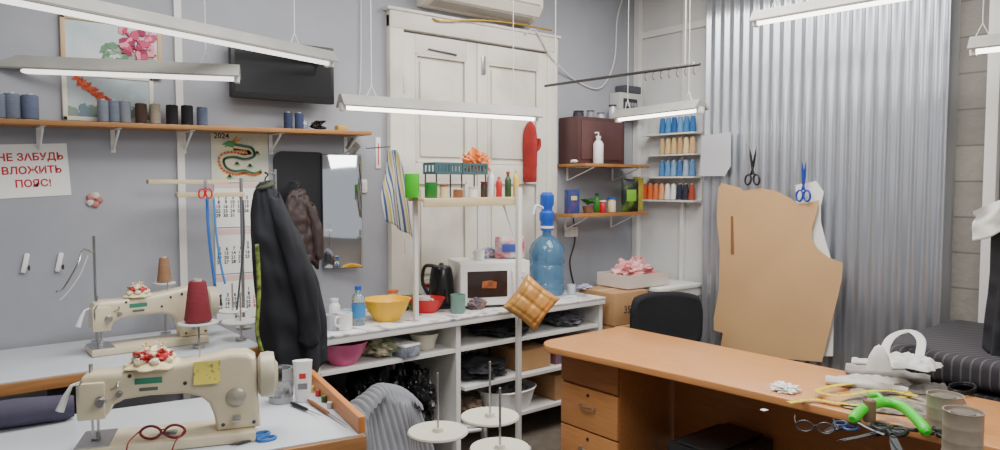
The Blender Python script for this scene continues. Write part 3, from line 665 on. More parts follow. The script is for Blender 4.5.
# water jug
jw=onC(547,3.62)
jg=T('water_jug','blue nineteen-litre water bottle with hand pump','water jug',jw)
jm=M('jug_blue',(100,150,190),.12,trans=.65)
r=.122
g=G(); g.lathe([(0,.0),(r*.92,0),(r,.02),(r,.07),(r*.93,.085),(r,.10),(r,.19),(r*.93,.205),(r,.22),(r,.30),(r*.85,.35),(r*.45,.395),(r*.26,.41),(r*.26,.45),(0,.45)],seg=32); g.out('jug_body',jm,parent=jg)
g=G(); g.lathe([(0,.44),(.045,.44),(.045,.50),(.052,.51),(.052,.56),(.038,.575),(.038,.60),(.048,.615),(.048,.68),(.03,.70),(0,.70)]); g.out('hand_pump',blue,parent=jg)
g=G(); g.lathe([(.046,.455),(.048,.455),(.048,.47),(.046,.47)]); g.out('neck_ring',wplast,parent=jg)
g=G(); g.tube(cat_pts([(-.03,0,.59),(-.10,0,.61),(-.125,0,.55)],6),.010,8); g.out('spout',M('spout_white',(220,225,235),.4),parent=jg)
mug(onC(572,3.50),.03,.07,M('glass_cup'),'small grey cup near the water bottle',handle=False,nm='cup',cat_='cup')
g=G(); g.blob((0,0,.018),(.06,.05,.02),.3,4,seed=45,flat=0); g.out('cloth',M('cloth_patch'),loc=onC(585,3.58),label='crumpled patterned cloth at the counter end',cat='cloth')
# counter lower contents
bowl(atY_(341,3.42,.647),.13,.12,pink,'pink plastic bowl on the counter shelf')
g=G(); g.blob((0,0,.045),(.10,.15,.05),.22,3,seed=30,flat=0); g.out('cloth_bundle',M('cloth_green',(95,130,85),.9,col2=(215,205,180),ns=12),loc=atY_(375,3.5,.647),label='crumpled green and cream cloth on the shelf',cat='cloth')
t=T('storage_box','striped box of oddments on the counter shelf','box',atY_(399,3.40,.647),(0,0,R(10))); G().box((.11,.2,.06),(0,0,.03),bev=.004).out('body',M('stor',(150,160,170),.6,col2=(90,90,110),ns=20),parent=t); G().box((.115,.205,.012),(0,0,.064),bev=.003).out('lid',wplast,parent=t)
bowl(atY_(423,3.45,.647),.085,.09,M('cream_bowl',(215,210,190),.4),'cream enamel bowl on the counter shelf',foot=.7)
g=G(); g.blob((0,0,.04),(.2,.16,.045),.2,3,seed=31,flat=0); g.out('cloth_bundle',M('cloth_dark',(45,45,50),.9),loc=atY_(500,3.5,.647),label='crumpled dark cloth on the counter shelf',cat='cloth')
g=G(); g.blob((0,0,.035),(.12,.14,.04),.22,seed=7,flat=0); g.out('cloth_bundle',M('cloth_grey',(110,112,118),.9,n=.2),loc=atY_(562,3.48,.647),label='crumpled grey cloth bundle on the shelf',cat='cloth')
bagm=M('black_bag',(15,15,17),.32)
for x_,z,rr,sd in ((1.67,.181,(.10,.16,.17),3),(1.90,.181,(.11,.18,.21),1),(2.16,.181,(.12,.18,.20),2)):
    g=G(); g.blob((0,0,rr[2]*.85),rr,.17,3.0,seed=sd,flat=0,sub=5); g.out('trash_bag',bagm,loc=(x_,3.50,z),label='crumpled black plastic bag on the lower shelf',cat='bag',group='black plastic bags under the counter')
t=T('storage_box','brown cardboard box on the shelf under counter','box',(3.02,3.52,.411),(0,0,0)); G().box((.26,.3,.13),(0,0,.065),bev=.004).out('body',card,parent=t); G().box((.12,.3,.003),(0,-.0,.137),rot=(R(2),0,0)).out('flap',card,parent=t)
t=T('storage_box','red and blue printed carton under the counter','box',(3.29,3.5,.411),(0,0,0)); G().box((.19,.26,.16),(0,0,.08),bev=.004).out('body',M('carton_red',(140,70,60),.6,col2=(70,80,110),ns=7),parent=t)
g=G(); g.lathe([(0,0),(.16,0),(.2,.12),(.21,.125),(.2,.13),(.19,.12),(.152,.008),(0,.008)],sx=1,sy=.75,seg=36); g.out('basin',wplast,loc=(2.86,3.46,.181),label='white oval plastic basin on the bottom shelf',cat='basin')
g=G(); g.blob((0,0,.10),(.12,.09,.06),.25,seed=21,flat=.01); g.out('cloth_bundle',M('cloth_grey'),loc=(2.86,3.46,.181),label='grey cloth heaped inside the white basin',cat='cloth')
t=T('storage_box','brown cardboard box on the bottom shelf','box',(3.30,3.5,.181),(0,0,0)); G().box((.26,.3,.16),(0,0,.08),bev=.004).out('body',card,parent=t)
g=G(); g.blob((0,0,.055),(.17,.16,.06),.22,3,seed=33,flat=0); g.out('cloth_bundle',M('cloth_dark'),loc=(2.65,3.5,.411),label='heap of dark cloth on the lower shelf',cat='cloth')
g=G(); g.blob((0,0,.06),(.08,.15,.07),.22,3,seed=35,flat=0); g.out('cloth_bundle',M('cloth_brown',(110,90,75),.9,n=.3),loc=(2.52,3.46,.181),label='heap of brown cloth on the bottom shelf',cat='cloth')
# ---------- white rack over the counter ----------
xp=atY_(521,3.2,0).x; xl=atY_(413,3.36,0).x
rz=1.50
rs=T('freestanding_rack','white rack with upright post and narrow shelf','rack',(xp,3.22,0))
G().box((.028,.028,1.565),(0,0,.7825),bev=.003).out('post',white,parent=rs)
g=G(); g.box((xp-xl+.02,.16,.018),(-(xp-xl)/2,.1,rz),bev=.003).box((xp-xl+.02,.012,.045),(-(xp-xl)/2,.02,rz-.016),bev=.003); g.out('shelf_board',wood2,parent=rs)
G().box((.024,.024,rz-ZC-.01),(-(xp-xl)+.02,.15,(rz+ZC)/2-.002),bev=.003).out('post',white,parent=rs)
G().box((.12,.10,.015),(0,0,.0075)).out('base_plate',white,parent=rs)
g=G(); g.tube([(0,.0,1.2),(0,.14,1.46)],.006); g.out('brace',white,parent=rs)
zr=rz+.010
mug(atY_(412,3.32,zr),.040,.13,green,'bright green plastic cup on the white rack',handle=False,nm='cup',cat_='cup')
mug(atY_(431,3.3,zr),.036,.085,M('green_dark',(40,120,50),.4),'dark green plastic cup on the white rack',handle=False,nm='cup',cat_='cup')
og=T('organiser_basket','two dark teal slotted baskets on a raised frame','basket',atY_(456,3.33,zr),(0,0,0))
def slbox(g,w,d,h,c,nb=7):
    g.box((w,d,.006),(c[0],c[1],c[2]+.003))
    for zz_ in (.12,.95):
        g.box((w,.005,.014),(c[0],c[1]-d/2,c[2]+h*zz_)).box((w,.005,.014),(c[0],c[1]+d/2,c[2]+h*zz_)).box((.005,d,.014),(c[0]-w/2,c[1],c[2]+h*zz_)).box((.005,d,.014),(c[0]+w/2,c[1],c[2]+h*zz_))
    for i in range(nb+1):
        x=c[0]-w/2+w*i/nb
        g.box((.014,.004,h),(x,c[1]-d/2,c[2]+h/2)).box((.014,.004,h),(x,c[1]+d/2,c[2]+h/2))
gm=M('basket_teal',(62,92,98),.5)
for q in (-1,1):
    g=G(); slbox(g,.165,.12,.06,(q*.092,0,.13)); g.out('slotted_tray',gm,parent=og)
for sx_ in (-.17,0,.17):
    for sy_ in (-.055,.055): G().box((.006,.006,.13),(sx_,sy_,.065)).out('frame_leg',dsteel,parent=og)
g=G(); g.blob((0,0,.055),(.08,.05,.06),.35,4,seed=4,flat=0); g.blob((-.01,0,.11),(.024,.02,.03),.4,4,seed=6); g.out('plastic_bag',M('bag_orange',(240,140,75),.4,n=.25,ns=14),loc=atY_(476,3.33,zr+.142),label='crumpled orange plastic bag on the slotted basket',cat='bag')
for i,(px,c,h_,r_,dy) in enumerate(((444,(215,195,150),.07,.024,.02),(458,(140,90,60),.05,.028,0),(473,(225,225,222),.06,.026,.02),(484,(80,60,50),.09,.02,.05),(491,(225,225,225),.17,.024,.03),(499,(190,45,45),.13,.018,-.01),(508,(50,75,45),.15,.02,.02),(516,(215,185,80),.17,.018,0))):
    mt_=M('jar_%d'%i,c,.35)
    bottle(atY_(px,3.275+dy,zr),r_,h_,mt_,M('capw',(225,220,210),.4) if i%3 else M('capr',(170,50,45),.4),['cream','brown','white','dark','white','red','dark green','yellow'][i]+' jar or bottle on the narrow shelf',nm='bottle' if i>3 else 'jar',neck=.45 if i>3 else .85,sh=.65 if i>3 else .8)
# towel
tw=onY(392,150,3.55)
g=G()
def tf(u,v):
    wv=.03+.055*min(1,v*1.6)
    x=(u-.5)*2*wv+.045*v; y=.02*math.sin(u*11+v*2)*(.4+v*.6)
    z=-v*.40-.10*u*v
    return Vector((x+.008*math.sin(v*7),y,z))
g.grid(tf,40,30)
g.out('striped_towel',MS('towel_stripes',[(0,(206,206,198)),(.22,(70,92,140)),(.42,(205,196,160)),(.58,(190,172,90)),(.72,(210,208,200)),(.84,(90,105,145))],20,'X',rot=(0,R(8),0)),loc=(tw.x,3.55,tw.z),label='striped blue and yellow kitchen towel hanging on hook',cat='towel',solid=.004,ang=80)
g=G(); g.tube([(tw.x,3.55,tw.z-.005),(tw.x,3.56,tw.z+.02),(tw.x,3.85,tw.z+.02)],.004,6); g.out('hook',steel,label='metal hook holding the striped towel',cat='hook')
# red mitt on the door
p=onY(530,122,3.80)
rb_=T('oven_mitt','red quilted mitt hanging on the white door','mitt',(p.x,3.80,p.z))
g=G(); g.tube(cat_pts([(0,0,0),(0,0,-.08),(0,0,-.2),(0,0,-.42)],6),[.02,.03,.04,.05,.055,.06,.065,.068,.07,.072,.073,.073,.072,.07,.068,.067,.066,.066,.062],16,flat=.4); g.tube(cat_pts([(.04,0,-.20),(.08,0,-.17),(.085,0,-.11)],4),[.026,.026,.026,.025,.024,.022,.020,.018,.012],12,flat=.6)
g.out('mitt_body',M('red_cloth',(165,40,38),.8,n=.3,ns=12,b=.5,bs=30),parent=rb_)
g=G(); g.tube(cat_pts([(0,0,0),(-.015,0,.02),(0,0,.045),(.015,0,.02),(0,0,0)],5),.003,6); g.out('loop',red,parent=rb_)
# gold pincushion pillow
p=onY(530,303,3.10)
pl=T('pincushion','gold satin diamond-shaped cushion hanging on white post','cushion',(p.x+.01,3.10,p.z),(0,R(38),R(-30)))
g=G()
for q in (-1,1):
    def pf(u,v,q=q):
        a=2*u-1; b_=2*v-1; k=max(0,(1-a**4)*(1-b_**4))
        quilt=1-.13*abs(math.cos(a*pi*1.5))**10-.13*abs(math.cos(b_*pi*1.5))**10
        return Vector((a*.122*(1-.10*(1-b_*b_)*abs(a)),q*.05*k**.5*quilt,b_*.122*(1-.10*(1-a*a)*abs(b_))))
    g.grid(pf,48,48)
bmesh.ops.remove_doubles(g.bm,verts=g.bm.verts,dist=.0005)
g.out('cushion_body',M('gold_satin',(218,162,88),.32,.25,n=.3,ns=14,b=.5,bs=26),parent=pl,ang=80)
for i in range(4):
    g=G()
    c_=[(-.116,-.116),(.116,-.116),(.116,.116),(-.116,.116)]; A_=c_[i];B_=c_[(i+1)%4]
    g.tube([(A_[0],0,A_[1]),((A_[0]+B_[0])/2*.92,0,(A_[1]+B_[1])/2*.92),(B_[0],0,B_[1])],.005,6)
    g.out('piping',M('gold_piping',(170,115,50),.5),parent=pl)
# ---------- boxes corner ----------
def carton(loc,sz,label,rz=0,mat=card):
    t=T('cardboard_box',label,'box',loc,(0,0,rz))
    G().box(sz,(0,0,sz[2]/2),bev=.004).out('body',mat,parent=t)
    G().box((sz[0]*.98,.05,.002),(0,0,sz[2]+.001)).out('packing_tape',M('tape',(195,165,120),.3),parent=t)
    return t
carton((3.80,3.42,.0),(.36,.38,.34),'large brown cardboard box at bottom of stack')
carton((3.80,3.42,.344),(.34,.36,.28),'brown cardboard box in the middle of stack',R(2))
cb_=carton((3.80,3.42,.628),(.34,.34,.22),'upper brown cardboard box of the stack',R(-2))
text('35Е',.07,M('ink_dark'),cb_,(-.02,-.172,.10),(R(90),0,0))
tb=T('side_table','small white side table in the room corner','table',(4.29,3.50,0))
G().box((.50,.62,.025),(0,0,.837),bev=.004).out('table_top',wplast,parent=tb)
G().box((.48,.60,.06),(0,0,.792)).out('apron',white,parent=tb)
for sx_ in (-.22,.22):
    for sy_ in (-.28,.28): G().box((.03,.03,.762),(sx_,sy_,.381)).out('leg',white,parent=tb)
tr=T('storage_tray','white cardboard tray on top of the box stack','tray',(4.03,3.44,.854),(0,0,R(-3)))
g=G(); g.box((.42,.30,.01),(0,0,.005))
for q in (-1,1): g.box((.42,.008,.09),(0,q*.15,.05)).box((.008,.30,.09),(q*.21,0,.05))
g.out('tray_body',M('tray_pale',(205,195,188),.6),parent=tr)
g=G(); g.blob((0,0,.075),(.16,.11,.085),.3,4,seed=12,flat=0); g.blob((.05,0,.16),(.05,.04,.03),.4,4,seed=13); g.out('plastic_bag',M('bag_pink',(210,100,108),.35,col2=(230,185,185),ns=9),loc=(4.03,3.44,.866),label='pink translucent plastic bag in the white tray',cat='bag')
# ---------- office chair ----------
och=T('office_chair','black fabric office chair with rounded backrest','chair',(3.68,2.77,0),(0,0,R(-30)))
g=G(); g.box((.46,.44,.08),(0,0,.48),bev=.035,seg=4); g.out('seat',blackr,parent=och)
g=G()
def bk(u,v):
    x=(u-.5)*.48*(1-.12*abs(2*v-1)**4); return Vector((x,.22-.05*(2*u-1)**2,.54+v*.34*(1-.10*abs(2*u-1)**3)))
g.grid(bk,16,12); g.out('backrest',blackr,parent=och,solid=.05,ang=80)
G().box((.05,.02,.25),(0,.235,.55)).out('back_support',black,parent=och)
g=G(); g.tube([(0,0,.1),(0,0,.44)],.028,14); g.out('gas_lift',dsteel,parent=och)
g=G()
for i in range(5):
    a=2*pi*i/5; g.tube([(0,0,.11),(.28*math.cos(a),.28*math.sin(a),.07)],[.026,.015],8)
g.out('star_base',black,parent=och)
for i in range(5):
    a=2*pi*i/5; g=G(); g.lathe([(0,-.02),(.027,-.02),(.03,0),(.027,.02),(0,.02)],(.28*math.cos(a),.28*math.sin(a),.03),16,rot=(R(90),0,a)); g.out('caster',black,parent=och)
# ---------- desk ----------
ZD=.73
dk=T('office_desk','large beech-coloured office desk with drawer unit','desk',(2.93,1.75,0))
def dl(x,y): return (x-2.93,y-1.75)
x0_,x1_,y0d,y1d=2.565,3.28,.30,2.885
out=[dl(*q) for q in arc(x0_+.14,y1d-.14,.14,180,90,8)]+[dl(*q) for q in arc(x1_-.03,y1d-.03,.03,90,0,4)]+[dl(x1_,y0d),dl(x0_+.13,y0d)]
out+= [dl(x0_+.13-.13*(i/10)**2.2,y0d+(y1d-.14-y0d)*i/10) for i in range(1,10)]
g=G(); g.prism(out,.036,Matrix.Translation((0,0,ZD-.036)),bev=.006); g.out('desk_top',deskw,parent=dk)
fx=2.74; ya_,yb_=2.42,2.84; yc=(ya_+yb_)/2-1.75
g=G(); g.box((.45,yb_-ya_,ZD-.07),(fx+.235-2.93,yc,(ZD-.07)/2+.03),bev=.003); g.out('drawer_unit',deskw2,parent=dk)
for a_,b_ in ((.05,.265),(.275,.50)):
    g=G(); g.box((.018,yb_-ya_-.008,b_-a_),(fx-2.93-.001,yc,(a_+b_)/2),bev=.004); d=g.out('drawer',deskw,parent=dk)
    g=G(); zc=(a_+b_)/2+.02
    g.tube(cat_pts([(fx-2.93-.008,yc-.05,zc),(fx-2.93-.03,yc-.04,zc-.004),(fx-2.93-.03,yc+.04,zc-.004),(fx-2.93-.008,yc+.05,zc)],5),.0055,8); g.out('handle',steel,parent=d)
    g=G(); g.lathe([(0,.006),(.008,.005),(.009,0),(0,0)],(fx-2.93-.010,yc,b_-.035),12,rot=(0,R(-90),0)); g.out('lock',dsteel,parent=d)
G().box((.018,yb_-ya_-.008,.175),(fx-2.93-.001,yc,.60),bev=.003).out('fascia',deskw2,parent=dk)
G().box((.02,1.93,.50),(3.18-2.93,1.44-1.75,.44)).out('modesty_panel',deskw2,parent=dk)
G().box((.55,.025,ZD-.04),(2.95-2.93,.45-1.75,(ZD-.04)/2)).out('side_panel',deskw2,parent=dk)
cs_=T('computer_case','black metal case standing under the desk','case',(2.93,1.95,0)); g=G(); g.box((.42,.30,.36),(0,0,.19),bev=.008); g.out('body',M('case_dark',(45,46,50),.4,.3),parent=cs_); G().box((.40,.2,.012),(0,0,.38),bev=.004).out('top_cover',dsteel,parent=cs_)
for sx_ in (-.15,.15): G().box((.03,.2,.012),(sx_,0,.006)).out('foot',black,parent=cs_)
def onD(px,py): return onZ(px,py,ZD+.0005)
p=onD(785,391); g=G(); g.blob((0,0,.012),(.042,.05,.016),.35,4,seed=3,flat=0); g.out('tissue',paper,loc=p,label='crumpled white tissue on the desk',cat='tissue')
p=onD(764,410); g=G(); g.prism([(-.012,-.008),(.013,-.012),(.012,.01),(-.01,.011)],.001); g.out('paper_scrap',paper,loc=p,label='tiny scrap of white paper on desk',cat='paper')
tape_y=M('tape_yellow',(216,196,44),.5); tape_k=M('tape_black',(45,45,35),.5)
def ribbon(pts,w,name,mat,label,cat_,up=False,marks=False):
    pts=cat_pts(pts,8)
    if marks:   # resample evenly so printed centimetre marks are regular
        L=[0]
        for a,b in zip(pts,pts[1:]): L.append(L[-1]+(b-a).length)
        N=int(L[-1]/.0033); q=[]; j=0
        for i in range(N+1):
            s=L[-1]*i/N
            while j<len(L)-2 and L[j+1]<s: j+=1
            t=(s-L[j])/max(1e-6,L[j+1]-L[j]); q.append(pts[j].lerp(pts[j+1],t))
        pts=q
    g=G(); n=len(pts)
    def f(u,v):
        i=min(n-1,int(round(u*(n-1)))); t_=(pts[min(i+1,n-1)]-pts[max(i-1,0)]).normalized(); s_=t_.cross(Vector((0,0,1)) if not up else Vector((0,1,0))).normalized()
        return pts[i]+s_*(v-.5)*w+Vector((0,0,.0006*i/n))
    g.grid(f,n-1,4 if marks else 1)
    if marks:
        g.bm.faces.ensure_lookup_table()
        for idx,fc in enumerate(g.bm.faces):
            row=idx//(n-1); col=idx%(n-1)
            if (col%3==0 and row in (0,)) or (col%15==0 and row in (0,1,2)): fc.material_index=1
    return g.out(name,[mat,tape_k] if marks else mat,label=label,cat=cat_,solid=.0008)
P1=[onD(*q)+Vector((0,0,.010+.0016*i)) for i,q in enumerate([(788,405),(812,402),(838,406),(866,409),(888,405),(908,398),(890,390),(862,388),(836,391),(818,397),(840,402),(868,398),(892,398),(918,404)])]
ribbon(P1,.030,'tape_measure',tape_y,'yellow tape measure loosely coiled on the desk','tape measure',marks=True)
def rolled(px0,py0,px1,py1,r,mat,label,nm='paper_roll',up=0):
    A=onD(px0,py0);B=onD(px1,py1);A.z=B.z=ZD+r+.001; c=(A+B)/2
    t=T(nm,label,'roll',(c.x,c.y,ZD+.001+up),(0,0,math.atan2(B.y-A.y,B.x-A.x))); L=(B-A).length
    g=G(); N=14
    prof=[(r*.7,-L/2)]+[(r*(1+.12*math.sin(i*2.1)),-L/2+L*i/N) for i in range(N+1)]+[(r*.7,L/2),(r*.7,-L/2)]
    g.lathe(prof,(0,0,r),26,rot=(0,R(90),0),fn=lambda a,z:1+.08*math.sin(a*3+z*9)+.05*math.sin(a*5+z*30)); g.out('roll_body',mat,parent=t)
rolled(826,384,908,396,.018,M('roll_white',(212,208,200),.7,b=.4,bs=20),'crumpled roll of white paper lying on desk')
rolled(846,374,930,386,.024,M('roll_grey',(160,157,152),.7,b=.4,bs=20),'roll of greyish paper lying behind white roll')
rolled(852,366,905,373,.020,M('roll_white'),'small roll of white paper lying behind the others')
def crump(px,py,w,d,h,rz,mat,label,nm,seed,cat_):
    g=G()
    def ff(u,v):
        n1=noise.noise(Vector((u*3,v*3,seed))); n2=abs(noise.noise(Vector((u*6,v*6,seed+3))))
        e=min(u,1-u,v,1-v)
        return Vector(((u-.5)*w*(1+.12*noise.noise(Vector((v*3,seed,0)))),(v-.5)*d*(1+.12*noise.noise(Vector((u*3,seed,4)))),.004+h*max(0,.35+n1+n2*.6)*min(1,e*8+.15)))
    g.grid(ff,40,40); return g.out(nm,mat,loc=onD(px,py),rot=(0,0,R(rz)),label=label,cat=cat_,solid=.0012,ang=80)
crump(905,405,.34,.40,.012,20,M('newsprint',(172,160,142),.8,col2=(88,82,80),ns=34),'printed patterned cloth piece spread on the desk','fabric_piece',1,'fabric')
crump(872,384,.20,.26,.022,-10,M('pattern_tissue',(196,192,184),.8),'folded pattern paper lying on the desk','pattern_paper',6,'paper')
crump(918,390,.18,.22,.028,30,M('pattern_tissue2',(140,136,132),.8,n=.3,ns=12),'folded grey lining cloth on the desk','fabric_piece',9,'fabric')
spool(onD(869,422),(120,95,70),.085,.022,'brown thread spool standing on the desk',group='spools on desk')
def can(px,py,r,h,label):
    t=T('metal_can',label,'can',onD(px,py))
    g=G(); g.lathe([(0,0),(r,0),(r*1.03,.004),(r,.008),(r,h*.3),(r*1.01,h*.32),(r,h*.34),(r,h*.62),(r*1.01,h*.64),(r,h*.66),(r,h-.006),(r*1.04,h),(r*.96,h),(r*.95,h-.012),(0,h-.012)],seg=32); g.out('can_body',M('tin',(168,156,140),.5,.25,n=.25,ns=10),parent=t,ang=60)
    g=G(); g.lathe([(0,h-.010),(r*.6,h-.010),(r*.62,h-.004),(0,h-.003)],seg=24); g.out('can_lid',M('tin_lid',(120,112,104),.5,.3),parent=t)
can(944,428,.056,.12,'dented metal can standing on the desk'); can(962,454,.056,.14,'taller metal can at the edge of desk')
grn=M('green_handle',(60,205,45),.35)
tl=onD(888,424)
hs=T('cutting_tool','large hand tool with bright green curved handle on desk','tool',tl)
g=G(); g.tube([v-tl for v in cat_pts([onD(852,428)+Vector((0,0,.03)),onD(864,422)+Vector((0,0,.05)),onD(882,418)+Vector((0,0,.058)),onD(902,422)+Vector((0,0,.055)),onD(920,435)+Vector((0,0,.04)),onD(927,441)+Vector((0,0,.025))],6)],[.012]+[.019]*28+[.014,.010],12); g.out('handle',grn,parent=hs)
g=G(); g.tube([v-tl for v in cat_pts([onD(884,419)+Vector((0,0,.055)),onD(878,414)+Vector((0,0,.07)),onD(868,413)+Vector((0,0,.068))],6)],.010,10); g.out('handle',grn,parent=hs)
g=G(); g.tube([v-tl for v in cat_pts([onD(855,427)+Vector((0,0,.025)),onD(868,432)+Vector((0,0,.014)),onD(885,438)+Vector((0,0,.010))],6)],[.012,.011,.01,.009,.008,.008,.007],10,flat=.5); g.out('jaw',dsteel,parent=hs)
for px,py,rz_,s_,lb in ((893,440,118,1.3,'black-handled tailor shears lying on the desk'),(916,432,35,1.2,'small black-handled scissors among desk tools'),(872,436,75,1.1,'black thread snips lying beside the spool')):
    scissors(onD(px,py),(0,0,R(rz_)),black,.27,lb,bl=dsteel,s=s_,open_=4)
scissors(onD(838,430),(0,0,R(85)),M('handle_dkblue',(35,50,90),.4),.16,'small scissors with blue handles on desk',bl=dsteel,open_=4)
g=G(); pts=[onD(962+14*math.cos(i*.9),392+5*math.sin(i*.9))+Vector((0,0,.008+.0006*i)) for i in range(26)]
g.tube(cat_pts(pts,3),.004,6); g.out('wire_coil',black,label='coil of black wire lying on the desk',cat='wire')
def glasses(loc,rz,fm,label,s=1,th=.0025):
    t=T('eyeglasses',label,'glasses',loc,(0,0,rz))
    g=G()
    for q in (-1,1):
        ring=[(q*.033*s+.026*s*math.cos(a)*(1+.1*math.cos(2*a)),0,.024*s+.019*s*math.sin(a)) for a in [2*pi*i/20 for i in range(21)]]
        g.tube(ring,th*s,8,cap=False)
    g.tube([(-.009*s,0,.028*s),(0,-.003,.031*s),(.009*s,0,.028*s)],.002*s,6); g.out('rim',fm,parent=t)
    for q in (-1,1):
        g=G(); g.tube(cat_pts([(q*.062*s,0,.03*s),(q*.064*s,.05*s,.03*s),(q*.062*s,.10*s,.028*s),(q*.058*s,.13*s,.004)],4),.0022*s,6); g.out('temple',fm,parent=t)
        g=G(); g.lathe([(0,0),(.024*s,0)],(q*.033*s,0,.024*s),20,rot=(R(90),0,0),sy=.75); g.out('lens',M('lens_glass',(240,240,240),.05,trans=.95,alpha=.3),parent=t)
glasses(onD(815,434),R(-60),dsteel,'thin-rimmed glasses lying on the desk')
# ---------- sewing tables ----------
ZS=.845
def sewtable(cx,cy,w,d,rz_,label,edge):
    t=T('sewing_table',label,'table',(cx,cy,0),(0,0,rz_))
    G().box((w-.02,d-.02,.006),(0,0,ZS-.003),bev=.002).out('table_surface',M('laminate_white',(203,209,217),.3,n=.08,ns=3),parent=t)
    G().box((w,d,.045),(0,0,ZS-.0285),bev=.006).out('table_edge',edge,parent=t)
    fr=M('frame_green',(120,128,126),.5)
    for q in (-1,1):
        g=G(); g.box((.04,.05,.72),(q*(w/2-.12),0,.42)).box((.05,d*.9,.04),(q*(w/2-.12),0,.03)).box((.05,d*.7,.03),(q*(w/2-.12),0,.775)); g.out('leg_frame',fr,parent=t)
    g=G(); g.box((w-.26,.03,.04),(0,0,.25)); g.out('cross_bar',fr,parent=t)
    g=G(); g.lathe([(0,-.12),(.08,-.12),(.09,-.10),(.09,.08),(.06,.10),(0,.10)],(.1,.08,.66),24,rot=(0,R(90),0)); g.box((.12,.10,.06),(.1,.08,.77)); g.out('motor',M('motor_dark',(60,66,64),.5),parent=t)
    return t
edge=M('edge_wood',(172,120,70),.45,n=.25,ns=8,stretch=(1,10,10))
sewtable(.44,3.545,1.56,.67,0,'white-topped sewing table with brown edge by the wall',edge)
c0=onZ(367,434,ZS); TR=R(-10.5)
ux=Vector((math.cos(TR),math.sin(TR),0)); uy=Vector((-math.sin(TR),math.cos(TR),0))
Wt,Dt=1.5,.64
cc=c0-ux*Wt/2+uy*Dt/2
sewtable(cc.x,cc.y,Wt,Dt,TR,'white-topped sewing table with wooden edge, nearer one',edge)
sp_=c0-ux*.012+uy*Dt*.5
g=G(); g.box((.022,Dt-.02,.05),(0,0,.025),bev=.003); g.out('wooden_strip',M('strip_orange',(205,130,66),.4,n=.15,ns=8,stretch=(8,1,8)),loc=(sp_.x,sp_.y,ZS+.001),rot=(0,0,TR),label='raised orange wooden strip along the table end',cat='wood strip')
def machine(loc,rz,label,s=1.0,note=False):
    t=T('sewing_machine',label,'sewing machine',loc,(0,0,rz)); t.scale=(s,s,s)
    g=G(); g.box((.50,.178,.030),(.19,0,.015),bev=.008); g.out('bed',cream,parent=t)
    G().box((.09,.16,.003),(-.01,0,.0315)).out('needle_plate',steel,parent=t)
    sil=[(-.052,.12),(-.048,.205),(-.036,.228),(-.01,.238),(.06,.236),(.14,.240),(.24,.250),(.32,.262),(.37,.270),(.42,.268),(.442,.250),(.448,.20),(.450,.10),(.455,.030),(.325,.030),(.318,.08),(.305,.118),(.28,.142),(.24,.155),(.14,.158),(.07,.152),(.04,.138),(.03,.115),(.02,.105),(-.042,.105)]
    g=G(); g.prism(sil,.098,Matrix.Translation((0,.049,0))@Euler((R(90),0,0)).to_matrix().to_4x4(),bev=.017); g.out('arm',cream,parent=t,ang=30)
    g=G(); g.box((.075,.02,.11),(-.012,-.052,.160),bev=.008); g.out('face_plate',cream,parent=t)
    g=G(); g.lathe([(0,-.03),(.055,-.03),(.070,-.022),(.073,0),(.070,.018),(.045,.022),(.035,.03),(0,.03)],(.480,0,.185),32,rot=(0,R(90),0)); g.out('handwheel',M('handwheel_cream',(196,188,164),.35),parent=t)
    g=G(); g.lathe([(0,0),(.028,0),(.028,.012),(0,.014)],(.510,0,.185),20,rot=(0,R(90),0)); g.out('wheel_hub',black,parent=t)
    g=G(); g.tube([(-.02,0,.105),(-.02,0,.05)],.004,8).tube([(-.02,0,.055),(-.02,0,.033)],.0012,6); g.out('needle_bar',steel,parent=t)
    g=G(); g.tube([(-.005,.0,.11),(-.005,0,.05)],.004,8); g.box((.022,.035,.004),(-.012,0,.036),bev=.001).box((.01,.012,.02),(-.006,0,.045)); g.out('presser_foot',steel,parent=t)
    g=G(); g.lathe([(0,.02),(.012,.02),(.014,.012),(.008,.008),(.016,.004),(.016,0),(0,0)],(.015,-.064,.16),18,rot=(R(90),0,0)); g.out('tension_dial',steel,parent=t)
    g=G(); g.lathe([(0,.016),(.008,.016),(.010,.006),(.010,0),(0,0)],(.062,-.049,.175),16,rot=(R(90),0,0)); g.out('pretension_dial',steel,parent=t)
    g=G(); g.tube([(-.04,-.058,.15),(-.04,-.07,.21),(-.03,-.07,.225)],.003,6); g.out('take_up_lever',steel,parent=t)
    g=G(); g.tube([(.04,-.049,.19),(.06,-.062,.20),(.06,-.049,.21)],.003,6); g.out('thread_guide',steel,parent=t)
    g=G(); g.tube([(-.050,0,.205),(-.07,-.01,.20),(-.085,-.015,.17),(-.10,-.02,.13)],[.004,.005,.009,.012],8); g.out('lifter_lever',wplast,parent=t)
    g=G(); g.tube([(-.02,0,.228),(-.02,0,.258)],.006,8); g.out('oil_cap',steel,parent=t)
    g=G(); g.tube([(.28,0,.250),(.28,0,.295)],.003,6); g.out('thread_pin',steel,parent=t)
    g=G(); g.lathe([(0,.014),(.022,.012),(.029,.006),(.029,0),(0,0)],(.385,-.049,.135),28,rot=(R(90),0,0)); g.out('stitch_dial',M('dial_grey',(178,172,156),.35,.3),parent=t)
    g=G(); g.box((.024,.03,.014),(.385,-.066,.072),bev=.004).tube([(.385,-.046,.072),(.385,-.076,.072)],.007,8); g.out('reverse_lever',steel,parent=t)
    G().box((.075,.002,.018),(.14,-.0495,.207),bev=.0008).out('name_plate',M('plate_green',(60,130,105),.4),parent=t)
    G().box((.05,.002,.010),(.14,-.0495,.182),bev=.0005).out('name_plate',M('plate_dark',(90,100,92),.4),parent=t)
